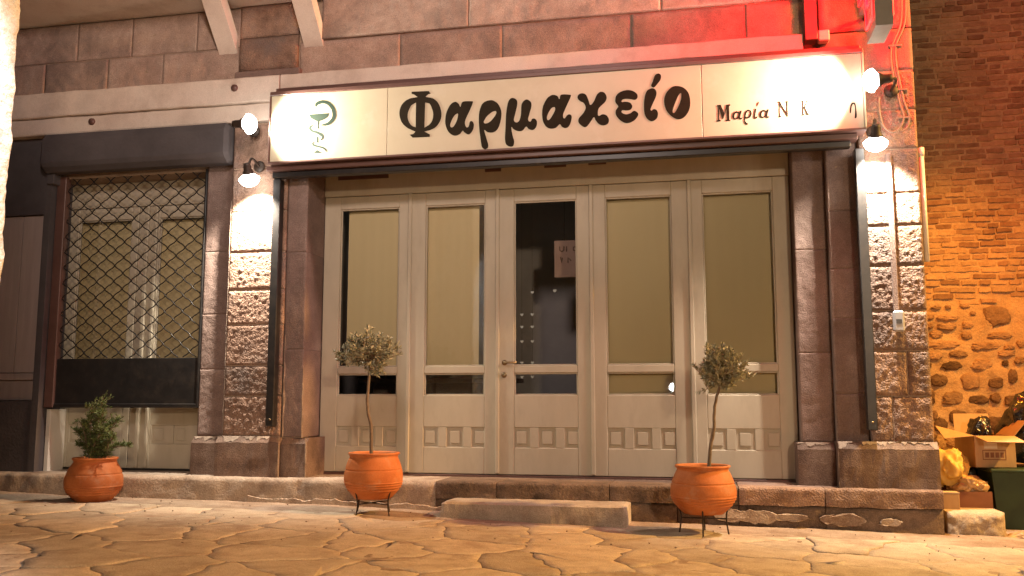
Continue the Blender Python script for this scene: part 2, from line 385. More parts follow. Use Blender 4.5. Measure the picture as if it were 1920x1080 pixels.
GLYPHS = [
  ('cap_phi', 1, [[(-0.6502, 3.3397), (-0.4937, 3.3355), (-0.4763, 3.3123), (-0.4983, 3.3068), (-0.5232, 3.2856), (-0.4628, 3.2714), (-0.4072, 3.2228), (-0.3784, 3.1365), (-0.3857, 3.0677), (-0.4249, 3.0109), (-0.4795, 2.9847), (-0.5294, 2.9749), (-0.4992, 2.9582), (-0.4791, 2.9452), (-0.4809, 2.9255), (-0.6342, 2.9269), (-0.6618, 2.9544), (-0.6296, 2.9593), (-0.6098, 2.9789), (-0.6758, 3.0118), (-0.7322, 3.0652), (-0.7577, 3.1367), (-0.7497, 3.2062), (-0.7098, 3.2586), (-0.6544, 3.2828), (-0.5938, 3.2886), (-0.6265, 3.3129), (-0.6499, 3.3226)], [(-0.6083, 3.2416), (-0.6485, 3.2194), (-0.678, 3.1614), (-0.6822, 3.1068), (-0.6613, 3.0556), (-0.6357, 3.0292), (-0.6083, 3.0175)], [(-0.5246, 3.2358), (-0.4873, 3.2233), (-0.4617, 3.1718), (-0.4511, 3.1215), (-0.4605, 3.0676), (-0.4901, 3.0299), (-0.5299, 3.0096)]]),
  ('alpha', 2, [[(-0.253, 3.222), (-0.2231, 3.2002), (-0.2081, 3.1745), (-0.1886, 3.2176), (-0.1147, 3.2174), (-0.0979, 3.2064), (-0.1241, 3.1392), (-0.1581, 3.0677), (-0.1676, 3.0241), (-0.1526, 2.9888), (-0.1331, 2.9974), (-0.1235, 3.036), (-0.1039, 3.0397), (-0.089, 3.0142), (-0.0937, 2.9704), (-0.118, 2.9328), (-0.1424, 2.9265), (-0.172, 2.9459), (-0.1869, 2.9616), (-0.2113, 2.9337), (-0.2506, 2.9214), (-0.2852, 2.9333), (-0.3202, 2.9698), (-0.3406, 3.0302), (-0.3411, 3.0895), (-0.3268, 3.1479), (-0.2925, 3.205)], [(-0.2324, 3.1169), (-0.2619, 3.0991), (-0.2863, 3.0563), (-0.2988, 3.0177), (-0.2888, 2.9974), (-0.2661, 3.0058), (-0.2417, 3.0485), (-0.2302, 3.0921)]]),
  ('rho', 2, [[(0.0567, 3.2154), (0.1103, 3.192), (0.1415, 3.1459), (0.1542, 3.0913), (0.1446, 3.0188), (0.1205, 2.957), (0.0818, 2.9303), (0.0333, 2.9352), (0.004, 2.9546), (0.0188, 2.8952), (0.0385, 2.826), (0.0338, 2.7972), (0.0095, 2.7869), (-0.0148, 2.8048), (-0.0247, 2.8492), (-0.0399, 2.9671), (-0.0452, 3.0653), (-0.0358, 3.1382), (-0.0067, 3.1952)], [(0.1008, 3.1163), (0.0668, 3.1069), (0.0231, 3.0706), (-0.0011, 3.0281), (0.0136, 3.0125), (0.0524, 3.0247), (0.0912, 3.0661), (0.1086, 3.0992)]]),
  ('mu', 2, [[(0.2568, 3.2205), (0.2872, 3.1979), (0.2902, 3.1567), (0.2719, 3.0762), (0.2618, 3.0258), (0.282, 3.0041), (0.3072, 3.0178), (0.3224, 3.0728), (0.3275, 3.1542), (0.3477, 3.1886), (0.378, 3.1988), (0.4081, 3.1742), (0.413, 3.1382), (0.3978, 3.078), (0.3846, 3.028), (0.3926, 3.0072), (0.4076, 3.0062), (0.4177, 3.0259), (0.4427, 3.0263), (0.4606, 2.9978), (0.4525, 2.9527), (0.4224, 2.9292), (0.3874, 2.9416), (0.3674, 2.9631), (0.3373, 2.9315), (0.3021, 2.9266), (0.2618, 2.9443), (0.2396, 2.9661), (0.2497, 2.8943), (0.2638, 2.8427), (0.2567, 2.8046), (0.2336, 2.7958), (0.1962, 2.8162), (0.1841, 2.8677), (0.188, 2.9489), (0.193, 3.0712), (0.2061, 3.1676), (0.2264, 3.2124)]]),
  ('alpha', 2, [[(0.6032, 3.2237), (0.6379, 3.2091), (0.6526, 3.1827), (0.6677, 3.2202), (0.737, 3.2153), (0.7497, 3.2012), (0.7216, 3.1374), (0.6864, 3.0589), (0.6832, 3.0238), (0.696, 3.0129), (0.7159, 3.0368), (0.7357, 3.0455), (0.7552, 3.0291), (0.7499, 2.9842), (0.7299, 2.9402), (0.7003, 2.929), (0.6708, 2.944), (0.6542, 2.9652), (0.6214, 2.937), (0.5768, 2.9317), (0.5372, 2.9524), (0.5125, 2.9995), (0.5048, 3.0608), (0.5131, 3.1313), (0.5433, 3.1903), (0.5733, 3.2167)], [(0.6125, 3.1144), (0.5877, 3.1111), (0.5626, 3.0772), (0.5455, 3.0328), (0.5523, 3.007), (0.5723, 3.0159), (0.5973, 3.0547), (0.6143, 3.089)]]),
  ('kappa', 2, [[(0.8503, 3.2194), (0.8795, 3.2022), (0.8986, 3.1555), (0.9129, 3.1142), (0.9425, 3.1423), (0.9674, 3.196), (0.997, 3.2211), (1.0309, 3.2116), (1.0499, 3.1751), (1.0397, 3.1356), (1.0053, 3.1029), (0.9806, 3.0745), (0.9753, 3.0297), (0.9848, 3.0141), (1.0141, 3.0272), (1.0478, 3.0149), (1.0667, 2.9788), (1.0566, 2.9445), (1.0226, 2.9317), (0.984, 2.9442), (0.9553, 2.981), (0.9409, 3.0069), (0.9162, 2.9735), (0.8866, 2.9353), (0.8621, 2.9269), (0.8281, 2.9491), (0.8108, 2.9803), (0.8189, 3.0099), (0.8535, 3.0478), (0.8735, 3.0917), (0.8592, 3.133), (0.8251, 3.1555), (0.8057, 3.1821), (0.8158, 3.2117)]]),
  ('epsilon', 2, [[(1.2197, 3.2212), (1.2676, 3.2097), (1.3007, 3.1824), (1.305, 3.1522), (1.2855, 3.1336), (1.2473, 3.1412), (1.2089, 3.1459), (1.18, 3.1409), (1.1749, 3.1213), (1.2038, 3.1223), (1.242, 3.1117), (1.2607, 3.0805), (1.2459, 3.0516), (1.2122, 3.0469), (1.1786, 3.0512), (1.1735, 3.0316), (1.2069, 3.0144), (1.2454, 3.0218), (1.2744, 3.0398), (1.3028, 3.023), (1.3071, 2.9979), (1.2779, 2.9601), (1.2345, 2.9401), (1.1962, 2.9425), (1.1534, 2.9731), (1.1251, 3.0148), (1.1257, 3.0547), (1.1454, 3.0863), (1.1219, 3.1249), (1.1274, 3.1746), (1.1617, 3.2073)]]),
  ('iota', 2, [[(1.4208, 3.2216), (1.4491, 3.2116), (1.4609, 3.1809), (1.4525, 3.1418), (1.4278, 3.0889), (1.4099, 3.0456), (1.4172, 3.0322), (1.4364, 3.0438), (1.4599, 3.0323), (1.4688, 3.0021), (1.4585, 2.9632), (1.4202, 2.941), (1.3827, 2.9632), (1.3616, 3.0042), (1.356, 3.0641), (1.3621, 3.1432), (1.3823, 3.2015)], [(1.4802, 3.3439), (1.4989, 3.3275), (1.4963, 3.2928), (1.469, 3.255), (1.4399, 3.2272), (1.4183, 3.2437), (1.4313, 3.2777), (1.4514, 3.3311)]]),
  ('omicron', 2, [[(1.6291, 3.2264), (1.685, 3.2045), (1.7213, 3.1525), (1.7317, 3.0779), (1.718, 3.0101), (1.6794, 2.9587), (1.6323, 2.9441), (1.5767, 2.9752), (1.5355, 3.0322), (1.521, 3.1073), (1.5383, 3.1705), (1.5818, 3.2169)], [(1.6578, 3.1639), (1.6367, 3.1437), (1.6071, 3.0766), (1.589, 3.0236), (1.5941, 2.9987), (1.6152, 3.017), (1.6446, 3.0741), (1.6597, 3.1223)]]),
  ('sM', 0, [[(1.9424, 3.0425), (1.9723, 3.0444), (1.9999, 2.9676), (2.0169, 3.0413), (2.0466, 3.0432), (2.0463, 3.0314), (2.0373, 3.0281), (2.037, 2.914), (2.0429, 2.9113), (2.0427, 2.905), (2.0093, 2.9048), (2.0095, 2.9134), (2.0193, 2.916), (2.0159, 3.0059), (1.9898, 2.925), (1.9824, 2.9254), (1.9601, 3.0097), (1.9577, 2.9192), (1.9687, 2.9145), (1.9685, 2.9059), (1.9387, 2.9054), (1.9389, 2.9141), (1.9487, 2.9174), (1.951, 3.0292), (1.9421, 3.033)]]),
  ('sa', 2, [[(2.0952, 2.9809), (2.1149, 2.9717), (2.1226, 2.9814), (2.1351, 2.9806), (2.1251, 2.9436), (2.1246, 2.924), (2.1372, 2.9271), (2.1331, 2.9133), (2.1168, 2.9112), (2.1082, 2.9212), (2.0873, 2.9131), (2.069, 2.9198), (2.0607, 2.94), (2.0666, 2.9632), (2.0781, 2.9758)], [(2.0926, 2.9677), (2.0812, 2.9583), (2.0769, 2.935), (2.0839, 2.9243), (2.0989, 2.9296), (2.1092, 2.9525), (2.1073, 2.9644)]]),
  ('sr', 2, [[(2.1855, 2.9882), (2.2072, 2.9774), (2.2123, 2.9535), (2.2019, 2.9268), (2.1795, 2.915), (2.1649, 2.9175), (2.1606, 2.8982), (2.1675, 2.8821), (2.1804, 2.8735), (2.1757, 2.8636), (2.1598, 2.8709), (2.1532, 2.8948), (2.1543, 2.9338), (2.1589, 2.961), (2.1705, 2.9798)], [(2.1851, 2.9773), (2.1714, 2.9601), (2.1654, 2.9331), (2.1762, 2.9261), (2.1928, 2.9391), (2.2008, 2.9621), (2.1961, 2.9742)]]),
  ('si', 2, [[(2.2502, 2.9901), (2.2416, 2.9516), (2.2371, 2.9245), (2.2421, 2.9203), (2.2534, 2.9289), (2.2567, 2.9193), (2.2454, 2.9107), (2.233, 2.9115), (2.2276, 2.9251), (2.2324, 2.96), (2.2384, 2.9894)], [(2.2644, 3.0456), (2.2717, 3.0419), (2.2598, 3.0145), (2.254, 3.0173)]]),
  ('sa', 2, [[(2.3062, 2.9785), (2.3256, 2.9694), (2.3332, 2.9791), (2.3456, 2.9782), (2.3356, 2.9415), (2.335, 2.922), (2.3475, 2.9251), (2.3434, 2.9113), (2.3273, 2.9093), (2.3188, 2.9192), (2.2981, 2.9112), (2.2801, 2.9178), (2.2719, 2.9378), (2.2778, 2.9609), (2.2892, 2.9734)], [(2.3036, 2.9654), (2.2923, 2.956), (2.2879, 2.9329), (2.2948, 2.9223), (2.3096, 2.9276), (2.3199, 2.9503), (2.3181, 2.9621)]]),
  ('sN', 0, [[(2.4191, 3.0396), (2.4322, 3.0402), (2.4796, 2.9451), (2.4847, 3.0288), (2.4754, 3.031), (2.4756, 3.0372), (2.4988, 3.038), (2.4986, 3.0318), (2.492, 3.0299), (2.4914, 2.9117), (2.4842, 2.9122), (2.4327, 3.0129), (2.4316, 2.9196), (2.4402, 2.9167), (2.44, 2.9112), (2.4189, 2.9103), (2.4192, 2.9165), (2.4258, 2.9192), (2.4268, 3.0313), (2.4189, 3.0334)]]),
  ('sK', 0, [[(2.5969, 3.0351), (2.62, 3.0358), (2.6197, 3.0296), (2.6125, 3.0278), (2.6106, 2.9775), (2.6358, 3.0184), (2.6303, 3.025), (2.6305, 3.0304), (2.6535, 3.0311), (2.6533, 3.025), (2.6445, 3.0209), (2.623, 2.9836), (2.6465, 2.9232), (2.6564, 2.9195), (2.6562, 2.9141), (2.6318, 2.9134), (2.6154, 2.9717), (2.6108, 2.9643), (2.6099, 2.921), (2.6177, 2.9182), (2.6174, 2.9128), (2.5937, 2.912), (2.594, 2.9182), (2.6012, 2.92), (2.6038, 3.0268), (2.5967, 3.0296)]]),
  ('sh', 2, [[(2.988, 2.9926), (3.0018, 2.9855), (3.0071, 2.9468), (3.0097, 2.8931), (3.0058, 2.8689), (2.9944, 2.865), (2.9936, 2.8788), (2.9991, 2.9397), (2.9943, 2.9745), (2.9853, 2.979), (2.9738, 2.9567), (2.967, 2.9127), (2.9578, 2.9118), (2.9615, 2.9499), (2.9701, 2.9838)]]),
  ('bowl', 0, [[(-1.6087, 3.1989), (-1.4143, 3.1983), (-1.4241, 3.1704), (-1.4518, 3.1468), (-1.4883, 3.1329), (-1.5094, 3.1312), (-1.5084, 3.0589), (-1.52, 3.0596), (-1.5231, 3.1321), (-1.5412, 3.1363), (-1.5842, 3.1605)], [(-1.5244, 2.9888), (-1.5127, 2.9881), (-1.5113, 2.9354), (-1.5229, 2.9361)], [(-1.5539, 2.8418), (-1.5178, 2.87), (-1.4697, 2.839)]]),
]
SNAKE = [[(-1.5417, 3.265, 0.0131), (-1.535, 3.2901, 0.0282), (-1.5088, 3.3016, 0.0319), (-1.4719, 3.3052, 0.0282), (-1.4272, 3.2899, 0.03), (-1.3862, 3.2493, 0.0319), (-1.3658, 3.192, 0.0338), (-1.375, 3.1418, 0.0338), (-1.4139, 3.1057, 0.0282), (-1.4536, 3.0951, 0.0225), (-1.4872, 3.0931, 0.0094)], [(-1.5454, 3.0999, 0.0047), (-1.577, 3.0937, 0.0131), (-1.5923, 3.0723, 0.0206), (-1.5756, 3.0468, 0.0206), (-1.5276, 3.0296, 0.0225), (-1.4848, 3.0067, 0.0263), (-1.4705, 2.9835, 0.0225), (-1.4805, 2.9639, 0.0113), (-1.4939, 2.9536, 0.0028)], [(-1.5463, 2.9466, 0.0038), (-1.5629, 2.9344, 0.0131), (-1.5507, 2.9144, 0.0206), (-1.5082, 2.8998, 0.0169), (-1.4658, 2.8862, 0.0169), (-1.439, 2.8675, 0.015), (-1.4322, 2.849, 0.0038)]]
RUBBLE = [(4.282, 1.669, 0.108, 0.045), (4.396, 1.673, 0.066, 0.039), (4.569, 1.676, 0.107, 0.045), (4.642, 1.597, 0.071, 0.051), (4.205, 1.567, 0.108, 0.065), (4.39, 1.557, 0.215, 0.071), (4.869, 1.574, 0.292, 0.217), (4.2, 1.47, 0.084, 0.058), (4.372, 1.461, 0.215, 0.071), (4.581, 1.476, 0.118, 0.09), (4.267, 1.379, 0.144, 0.09), (4.575, 1.361, 0.106, 0.083), (4.903, 1.356, 0.233, 0.082), (4.32, 1.262, 0.346, 0.096), (4.75, 1.244, 0.293, 0.076), (4.977, 1.229, 0.104, 0.057), (4.23, 1.148, 0.155, 0.096), (4.48, 1.158, 0.189, 0.076), (4.949, 1.166, 0.197, 0.069), (4.403, 1.038, 0.213, 0.095), (4.698, 1.048, 0.211, 0.126), (4.931, 1.059, 0.064, 0.063), (4.177, 1.046, 0.048, 0.058), (4.264, 0.88, 0.19, 0.14), (4.582, 0.866, 0.188, 0.177), (4.826, 0.852, 0.162, 0.119), (4.992, 0.914, 0.104, 0.15), (4.183, 0.702, 0.06, 0.139), (4.395, 0.69, 0.224, 0.139), (4.635, 0.677, 0.222, 0.1), (4.816, 0.689, 0.104, 0.113), (4.965, 0.664, 0.138, 0.112), (5.072, 1.089, 0.104, 0.075), (5.095, 1.265, 0.081, 0.088), (4.448, 0.481, 0.216, 0.195), (4.26, 0.401, 0.151, 0.16), (4.666, 0.527, 0.132, 0.106), (4.182, 0.507, 0.101, 0.107), (4.574, 0.367, 0.182, 0.141), (4.807, 0.421, 0.196, 0.159), (4.368, 0.242, 0.2, 0.142), (4.15, 0.24, 0.151, 0.16), (4.596, 0.191, 0.198, 0.158), (4.812, 0.228, 0.18, 0.158), (4.424, 0.066, 0.232, 0.158), (4.191, 0.063, 0.167, 0.159), (4.669, 0.034, 0.18, 0.14)]
# ================================================================== THE PHARMACY BUILDING
B = thing('pharmacy_building', 'stone building with rough pilasters, white band course and balcony struts above the lit shop sign', 'building', (0.6, 0, 0))
# core walls behind the stones
core = MB()
core.box(-9, -4.47, .14, .6, -.6, 3.3)            # left wall
core.box(-2.765, -1.72, .14, .6, -.6, 3.3)         # behind left pilaster
core.box(2.57, 3.46, .2, .6, -.6, 3.3)           # behind right pilaster
core.box(-9, 3.46, .12, .6, 3.3, 4.62)            # upper wall
core.box(-4.465, -2.79, .12, .6, 2.83, 3.3)        # lintel over window
core.box(-1.715, 2.565, .12, .6, 2.85, 3.3)        # lintel over door
core.box(3.10, 3.46, .6, 9, -.6, 4.62)            # side wall along the alley
# lime mortar filling the joints just behind the stone faces
core.box(-2.448, -1.907, -.016, .139, .34, 3.23)
core.box(3.06, 3.488, -.016, .19, .34, 3.66)
core.box(-1.889, -1.706, -.0065, .139, .34, 2.84)
core.box(-2.77, -2.47, .1055, .139, .34, 2.84)
core.box(2.552, 2.796, .1665, .199, .34, 2.84)
core.box(2.808, 3.04, .0665, .199, .34, 2.84)
core.box(-8, 2.78, .008, .119, 3.66, 4.375)
core.build('wall_core', M['mortar'], B)
# left wall facing (dark plaster) beside the plank shutter
MB().box(-9, -5.42, .02, .14, -.4, 3.24).box(-5.42, -4.475, .02, .14, -.4, .66).box(-5.42, -4.475, .02, .14, 2.47, 3.24).box(-4.475, -4.405, .015, .32, -.02, 3.24).build('plaster_wall_face', M['dark'], B)
# left pilaster: tooled blocks between dressed margins
ZL = [.345, .705, .978, 1.347, 1.665, 2.011, 2.387, 2.80, 3.22]
for k, (a, b) in enumerate(zip(ZL, ZL[1:])):
    rough_block('stone_block', M['stone'], B, -2.455, -1.90, a + .005, b - .005, -.03, .2, .012, 26, .0115, .014, k + 1, 0 if k == 0 else 1)
# dressed jamb between shutter guide and door
zz = [.345, 1.12, 2.0, 2.95]
for k, (a, b) in enumerate(zip(zz, zz[1:])):
    rough_block('jamb_stone', M['dressed'], B, -1.895, -1.70, a + .001, b - .001, -.012, .42, .004, 8, .012, .003, 40 + k)
# window jamb left of the pilaster
zz = [.345, .95, 1.46, 2.05, 2.95]
for k, (a, b) in enumerate(zip(zz, zz[1:])):
    rough_block('jamb_stone', M['dressed'], B, -2.78, -2.465, a + .001, b - .001, .10, .3, .005, 9, .012, .003, 50 + k)
# right: two stepped jambs and the tooled pilaster
zz = [.335, 1.05, 1.9, 2.95]
for k, (a, b) in enumerate(zip(zz, zz[1:])):
    rough_block('jamb_stone', M['dressed'], B, 2.545, 2.80, a + .001, b - .001, .16, .3, .006, 9, .012, .003, 60 + k)
zz = [.335, .72, 1.32, 1.72, 2.2, 2.95]
for k, (a, b) in enumerate(zip(zz, zz[1:])):
    rough_block('jamb_stone', M['dressed'], B, 2.803, 3.045, a + .001, b - .001, .06, .3, .006, 10, .012, .004, 70 + k)
ZR = [.345, .70, 1.05, 1.365, 1.72, 2.04, 2.30, 2.66, 2.98, 3.30]
for k, (a, b) in enumerate(zip(ZR, ZR[1:])):
    if b > 1.2: rough_block('stone_block', M['stone'], B, 3.05, 3.495, a + .005, b - .005, -.03, .24, .012, 26, .0115, .014, 80 + k, 1)
    else:
        s = 3.27 + .06 * ((k % 2) * 2 - 1)
        rough_block('stone_block', M['stone'], B, 3.05, s - .003, a + .005, b - .005, -.03, .24, .012, 20, .013, .014, 80 + k, 1 if k else 0)
        rough_block('stone_block', M['stone'], B, s + .003, 3.495, a + .005, b - .005, -.03, .24, .012, 20, .013, .014, 95 + k, 1 if k else 0)
# base blocks with a worn chamfer
def base_block(x0, x1, yf, depth, z1, seed, ch=.05):
    n = max(4, int((x1 - x0) / .03)); v = []; f = []
    prof = [(yf, .0), (yf, .08), (yf, .16), (yf, z1 - ch), (yf + ch * .9, z1), (yf + depth, z1)]
    for i in range(n + 1):
        x = x0 + (x1 - x0) * i / n
        e = .006 if i in (0, n) else 0
        for (y, z) in prof:
            v.append((x, y + e + .007 * fbm((x * 7 + seed, z * 9, seed), 4), z + (.006 * fbm((x * 9, seed, 2), 3) if z > .1 else 0)))
    m = len(prof)
    for i in range(n):
        for j in range(m - 1): f.append((i * m + j, (i + 1) * m + j, (i + 1) * m + j + 1, i * m + j + 1))
    b = len(v)
    for i in (0, n):
        for j in range(m): v.append(v[i * m + j])
        v.append((v[i * m][0], yf + depth, 0)); 
    f.append(tuple(range(b, b + m + 1))[::-1]); f.append(tuple(range(b + m + 1, b + 2 * m + 2)))
    MB().add(v, f).build('base_block', M['damp'], B)
    if seed in (1, 2, 4, 5):                           # lime lying on the chamfer
        n = int((x1 - x0) / .012); v = []; f = []
        for i in range(n + 1):
            x = x0 + .004 + (x1 - x0 - .008) * i / n; k = .3 + 1.3 * fbm((x * 7, seed, 3), 4)
            k = min(1, max(.02, k))
            for t in (0, k): v.append((x, yf + ch * .9 * (1 - t) - .004 + .004 * t, z1 - ch * t + .004 * (1 - t) + .003))
        for i in range(n): f.append((2 * i, 2 * i + 1, 2 * i + 3, 2 * i + 2))
        MB().add(v, f).build('lime_cap', M['lime'], B)
base_block(-2.50, -1.885, -.075, .2, .345, 1); base_block(-1.878, -1.635, -.05, .4, .338, 3)
base_block(-2.80, -2.505, .03, .3, .335, 2)
base_block(2.50, 2.785, .075, .3, .33, 4); base_block(2.79, 3.515, -.075, .3, .345, 5)
def seam(x0, z0, z1, w_, y, seed):
    n = int((z1 - z0) / .02); v = []; f = []
    for i in range(n + 1):
        z = z0 + (z1 - z0) * i / n; a = w_ * (.5 + .8 * fbm((z * 5, seed, 1), 4)) * min(1, .15 + (z1 - z) / (z1 - z0) * 1.6); c = x0 + .005 * fbm((z * 4, seed, 8), 3)
        a = max(.0015, a)
        v += [(c - a / 2, y + .006, z), (c, y - .003 + .002 * fbm((z * 20, seed, 2), 2), z), (c + a / 2, y + .006, z)]
    for i in range(n):
        for j in range(2): f.append((3 * i + j, 3 * i + j + 1, 3 * i + 4 + j, 3 * i + 3 + j))
    MB().add(v, f).build('mortar_seam', M['lime'], B)
seam(-1.882, .34, 1.25, .035, -.016, 1); seam(-1.882, .0, .345, .032, -.08, 2)
seam(-1.702, .34, .95, .035, -.014, 3); seam(-1.64, .0, .34, .04, -.054, 4)
seam(2.80, .34, .75, .016, .056, 5); seam(2.787, .0, .33, .016, -.074, 6); seam(-2.46, .34, 2.5, .014, -.02, 7)
# plinth: rendered on the left, stone blocks over a damp course on the right
def plinth_piece(x0, x1, z0f, z1, yf, mt, seed, amp=.008, name='plinth_block', depth=.72):
    n = max(3, int((x1 - x0) / .035)); m = 7; v = []; f = []
    for i in range(n + 1):
        x = x0 + (x1 - x0) * i / n; zb = z0f(x)
        for j in range(m + 1):
            z = zb + (z1 - zb) * j / m
            lip = .006 if j == m else 0
            e = .007 if i in (0, n) else 0
            v.append((x, yf + lip + e + amp * fbm((x * 6 + seed, z * 8, seed), 5), z + (.006 * fbm((x * 5, seed, 7), 3) if j == m else 0)))
        v.append((x, yf + depth, z1 - .002))
    k = m + 2
    for i in range(n):
        for j in range(k - 1): f.append((i * k + j, (i + 1) * k + j, (i + 1) * k + j + 1, i * k + j + 1))
    b = len(v)
    for i in (0, n):
        for j in range(k): v.append(v[i * k + j])
        v.append((v[i * k][0], yf + depth, v[i * k][2]))
    f.append(tuple(range(b, b + k + 1))[::-1]); f.append(tuple(range(b + k + 1, b + 2 * k + 2)))
    MB().add(v, f, True).build(name, mt, B)
plinth_piece(-7.5, -.42, lambda x: gz(x) - .06, 0, -.18, M['plinth'], 1, .012)
for k, (a, b) in enumerate([(-.417, .10), (.106, 1.02), (1.026, 1.55), (1.556, 2.02), (2.026, 2.66), (2.666, 3.50)]):
    plinth_piece(a, b, lambda x: -.135 - .012 * fbm((x * 4, 2, 2), 2), 0, -.185, M['plinthdark'] if k < 4 else M['stone'], 10 + k, .009)
    plinth_piece(a, b, lambda x: gz(x) - .06, -.14, -.172 + .012 * (k % 2), M['plinthdark'], 20 + k, .016, 'foundation_stone')
rr = random.Random(5)
for k in range(9):                                   # patches of old white render left on the foundation
    x = 1.95 + k * .145 + rr.uniform(-.03, .03); zc = gz(x) + .075; w_ = rr.uniform(.06, .15); h_ = rr.uniform(.028, .05)
    if k in (4, 7): continue
    pts = [(x + w_ * math.cos(a) * (1 + .35 * fbm((math.cos(a) * 2 + k, math.sin(a) * 2, k), 3)), zc + h_ * math.sin(a) * (1 + .4 * fbm((math.cos(a) * 2, math.sin(a) * 2 + k, 3), 3))) for a in [2 * math.pi * i / 22 for i in range(22)]]
    v = [(p, -.205 + .012 * fbm((p * 9, q * 9, 2), 3), q) for p, q in pts] + [(p, -.16, q) for p, q in pts]
    f = [tuple(range(22))[::1]] + [(i, i + 22, (i + 1) % 22 + 22, (i + 1) % 22) for i in range(22)]
    MB().add(v, f).build('render_patch', M['plinth'], B)
# fallen render: a broken lower edge along the plinth left of the step
v = []; f = []
for i in range(90):
    x = -2.1 + i * .0195; h = .035 + .03 * fbm((x * 4, 1, 1), 4)
    v += [(x, -.20 + .006 * fbm((x * 9, 3, 3), 3), gz(x) - .05), (x, -.198, gz(x) + max(.004, h)), (x, -.17, gz(x) + max(.006, h + .006))]
for i in range(89):
    for j in range(2): f.append((i * 3 + j, i * 3 + 3 + j, i * 3 + 4 + j, i * 3 + 1 + j))
MB().add(v, f).build('render_patch', M['plinth'], B)

# white band courses
def band(x0, x1, yf, z0, z1, seed, name='band_course'):
    n = int((x1 - x0) / .06); v = []; f = []
    for i in range(n + 1):
        x = x0 + (x1 - x0) * i / n; w1 = .006 * fbm((x * 2.5, seed, 1), 4); w2 = .006 * fbm((x * 2.5, seed, 5), 4)
        v += [(x, yf + .22, z0 + w2), (x, yf + .008, z0 + w2), (x, yf + w1 * .6, z0 + .012 + w2), (x, yf + w2 * .6, z1 - .012 + w1), (x, yf + .01, z1 + w1), (x, yf + .22, z1 + w1)]
    for i in range(n):
        for j in range(5): f.append((i * 6 + j, i * 6 + 6 + j, i * 6 + 7 + j, i * 6 + 1 + j))
    f += [tuple(range(6))[::-1], tuple(range(n * 6, n * 6 + 6))]
    MB().add(v, f).build(name, M['band'], B)
band(-8, -1.975, -.11, 3.405, 3.648, 1); band(-8, -1.99, -.075, 3.235, 3.40, 2)
band(-1.965, 2.645, -.10, 3.51, 3.652, 3)
# small round plates on the band
for x, z, yy in ((-3.93, 3.335, -.075), (-2.42, 3.55, -.11)):
    MB().lathe([(0, .02), (.03, .018), (.034, .004), (.034, -.01)], (x, yy, z), 16, True, Matrix.Rotation(R(90), 3, 'X')).build('anchor_plate', M['brown'], B)
# upper wall: ashlar courses
def course(z0, z1, xs, yf, seed, mt='ashlar', amp=.006):
    for k, (a, b) in enumerate(zip(xs, xs[1:])):
        rough_block('ashlar_block', M[mt], B, a + .002, b - .002, z0 + .002, z1 - .002, yf + .003 * ((k * 7) % 3 - 1), .16, amp, 12, .022, .003, seed + k)
course(3.655, 3.985, [-8, -7.1, -6.2, -5.35, -4.55, -3.85, -3.25, -2.45], .0, 100)
course(3.99, 4.375, [-8, -6.9, -5.9, -5.0, -4.2, -3.6, -2.9, -2.44], .0, 120)
course(3.655, 3.985, [-1.83, -.85, .1, 1.245, 2.2, 2.78], .0, 140, amp=.004)
course(3.99, 4.62, [-1.60, -.2, 1.5, 2.78], -.035, 160)
for k, (a, b) in enumerate([(3.31, 3.66), (3.665, 4.06), (4.065, 4.62)]):
    rough_block('stone_block', M['dressed'], B, 2.785, 3.495, a + .003, b - .003, -.03, .2, .006, 10, .03, .012, 170 + k)
# stump of the left pilaster above the band
rough_block('stone_block', M['stone'], B, -2.435, -1.84, 3.735, 4.06, -.03, .18, .006, 10, .03, .014, 180)
rough_block('stone_block', M['stone'], B, -2.435, -1.84, 4.065, 4.375, -.03, .18, .006, 10, .03, .014, 181)
bx('ledge', M['dressed'], B, -2.46, -1.80, -.06, .1, 3.655, 3.728, .012)
# balcony: slab carried on slanting white struts
balc = bx('balcony_slab', M['band'], B, -8, -1.50, -1.05, .12, 4.385, 4.53, .01)
for X in (-2.56, -1.69):
    a = .093; m = MB()
    sec = [(-.02, 3.90), (-.02, 4.13), (-.42, 4.62), (-.62, 4.62)]
    sec = [(.0, 3.93), (.0, 4.10), (-.235, 4.38), (-.40, 4.38)]
    v = [(X + s * a, y, z) for s in (-1, 1) for y, z in sec]
    m.add(v, [(0, 1, 2, 3), (7, 6, 5, 4), (0, 4, 5, 1), (1, 5, 6, 2), (2, 6, 7, 3), (3, 7, 4, 0)])
    m.build('balcony_strut', M['band'], balc)
# shop interior seen through the glass
MB().box(-1.7, 2.55, 2.2, 2.3, -.02, 2.9).box(-1.75, -1.7, .62, 2.3, -.02, 2.9).box(2.55, 2.6, .62, 2.3, -.02, 2.9).build('shop_interior_wall', M['shop'], B)
bx('shop_ceiling', M['shop'], B, -1.75, 2.6, .62, 2.3, 2.845, 2.9, 0)
bx('shop_floor', M['shop'], B, -1.75, 2.6, .45, 2.3, -.06, -.012, 0)
MB().box(-4.5, -2.75, 1.4, 1.5, -.02, 2.9).build('store_room_wall', M['shop'], B)

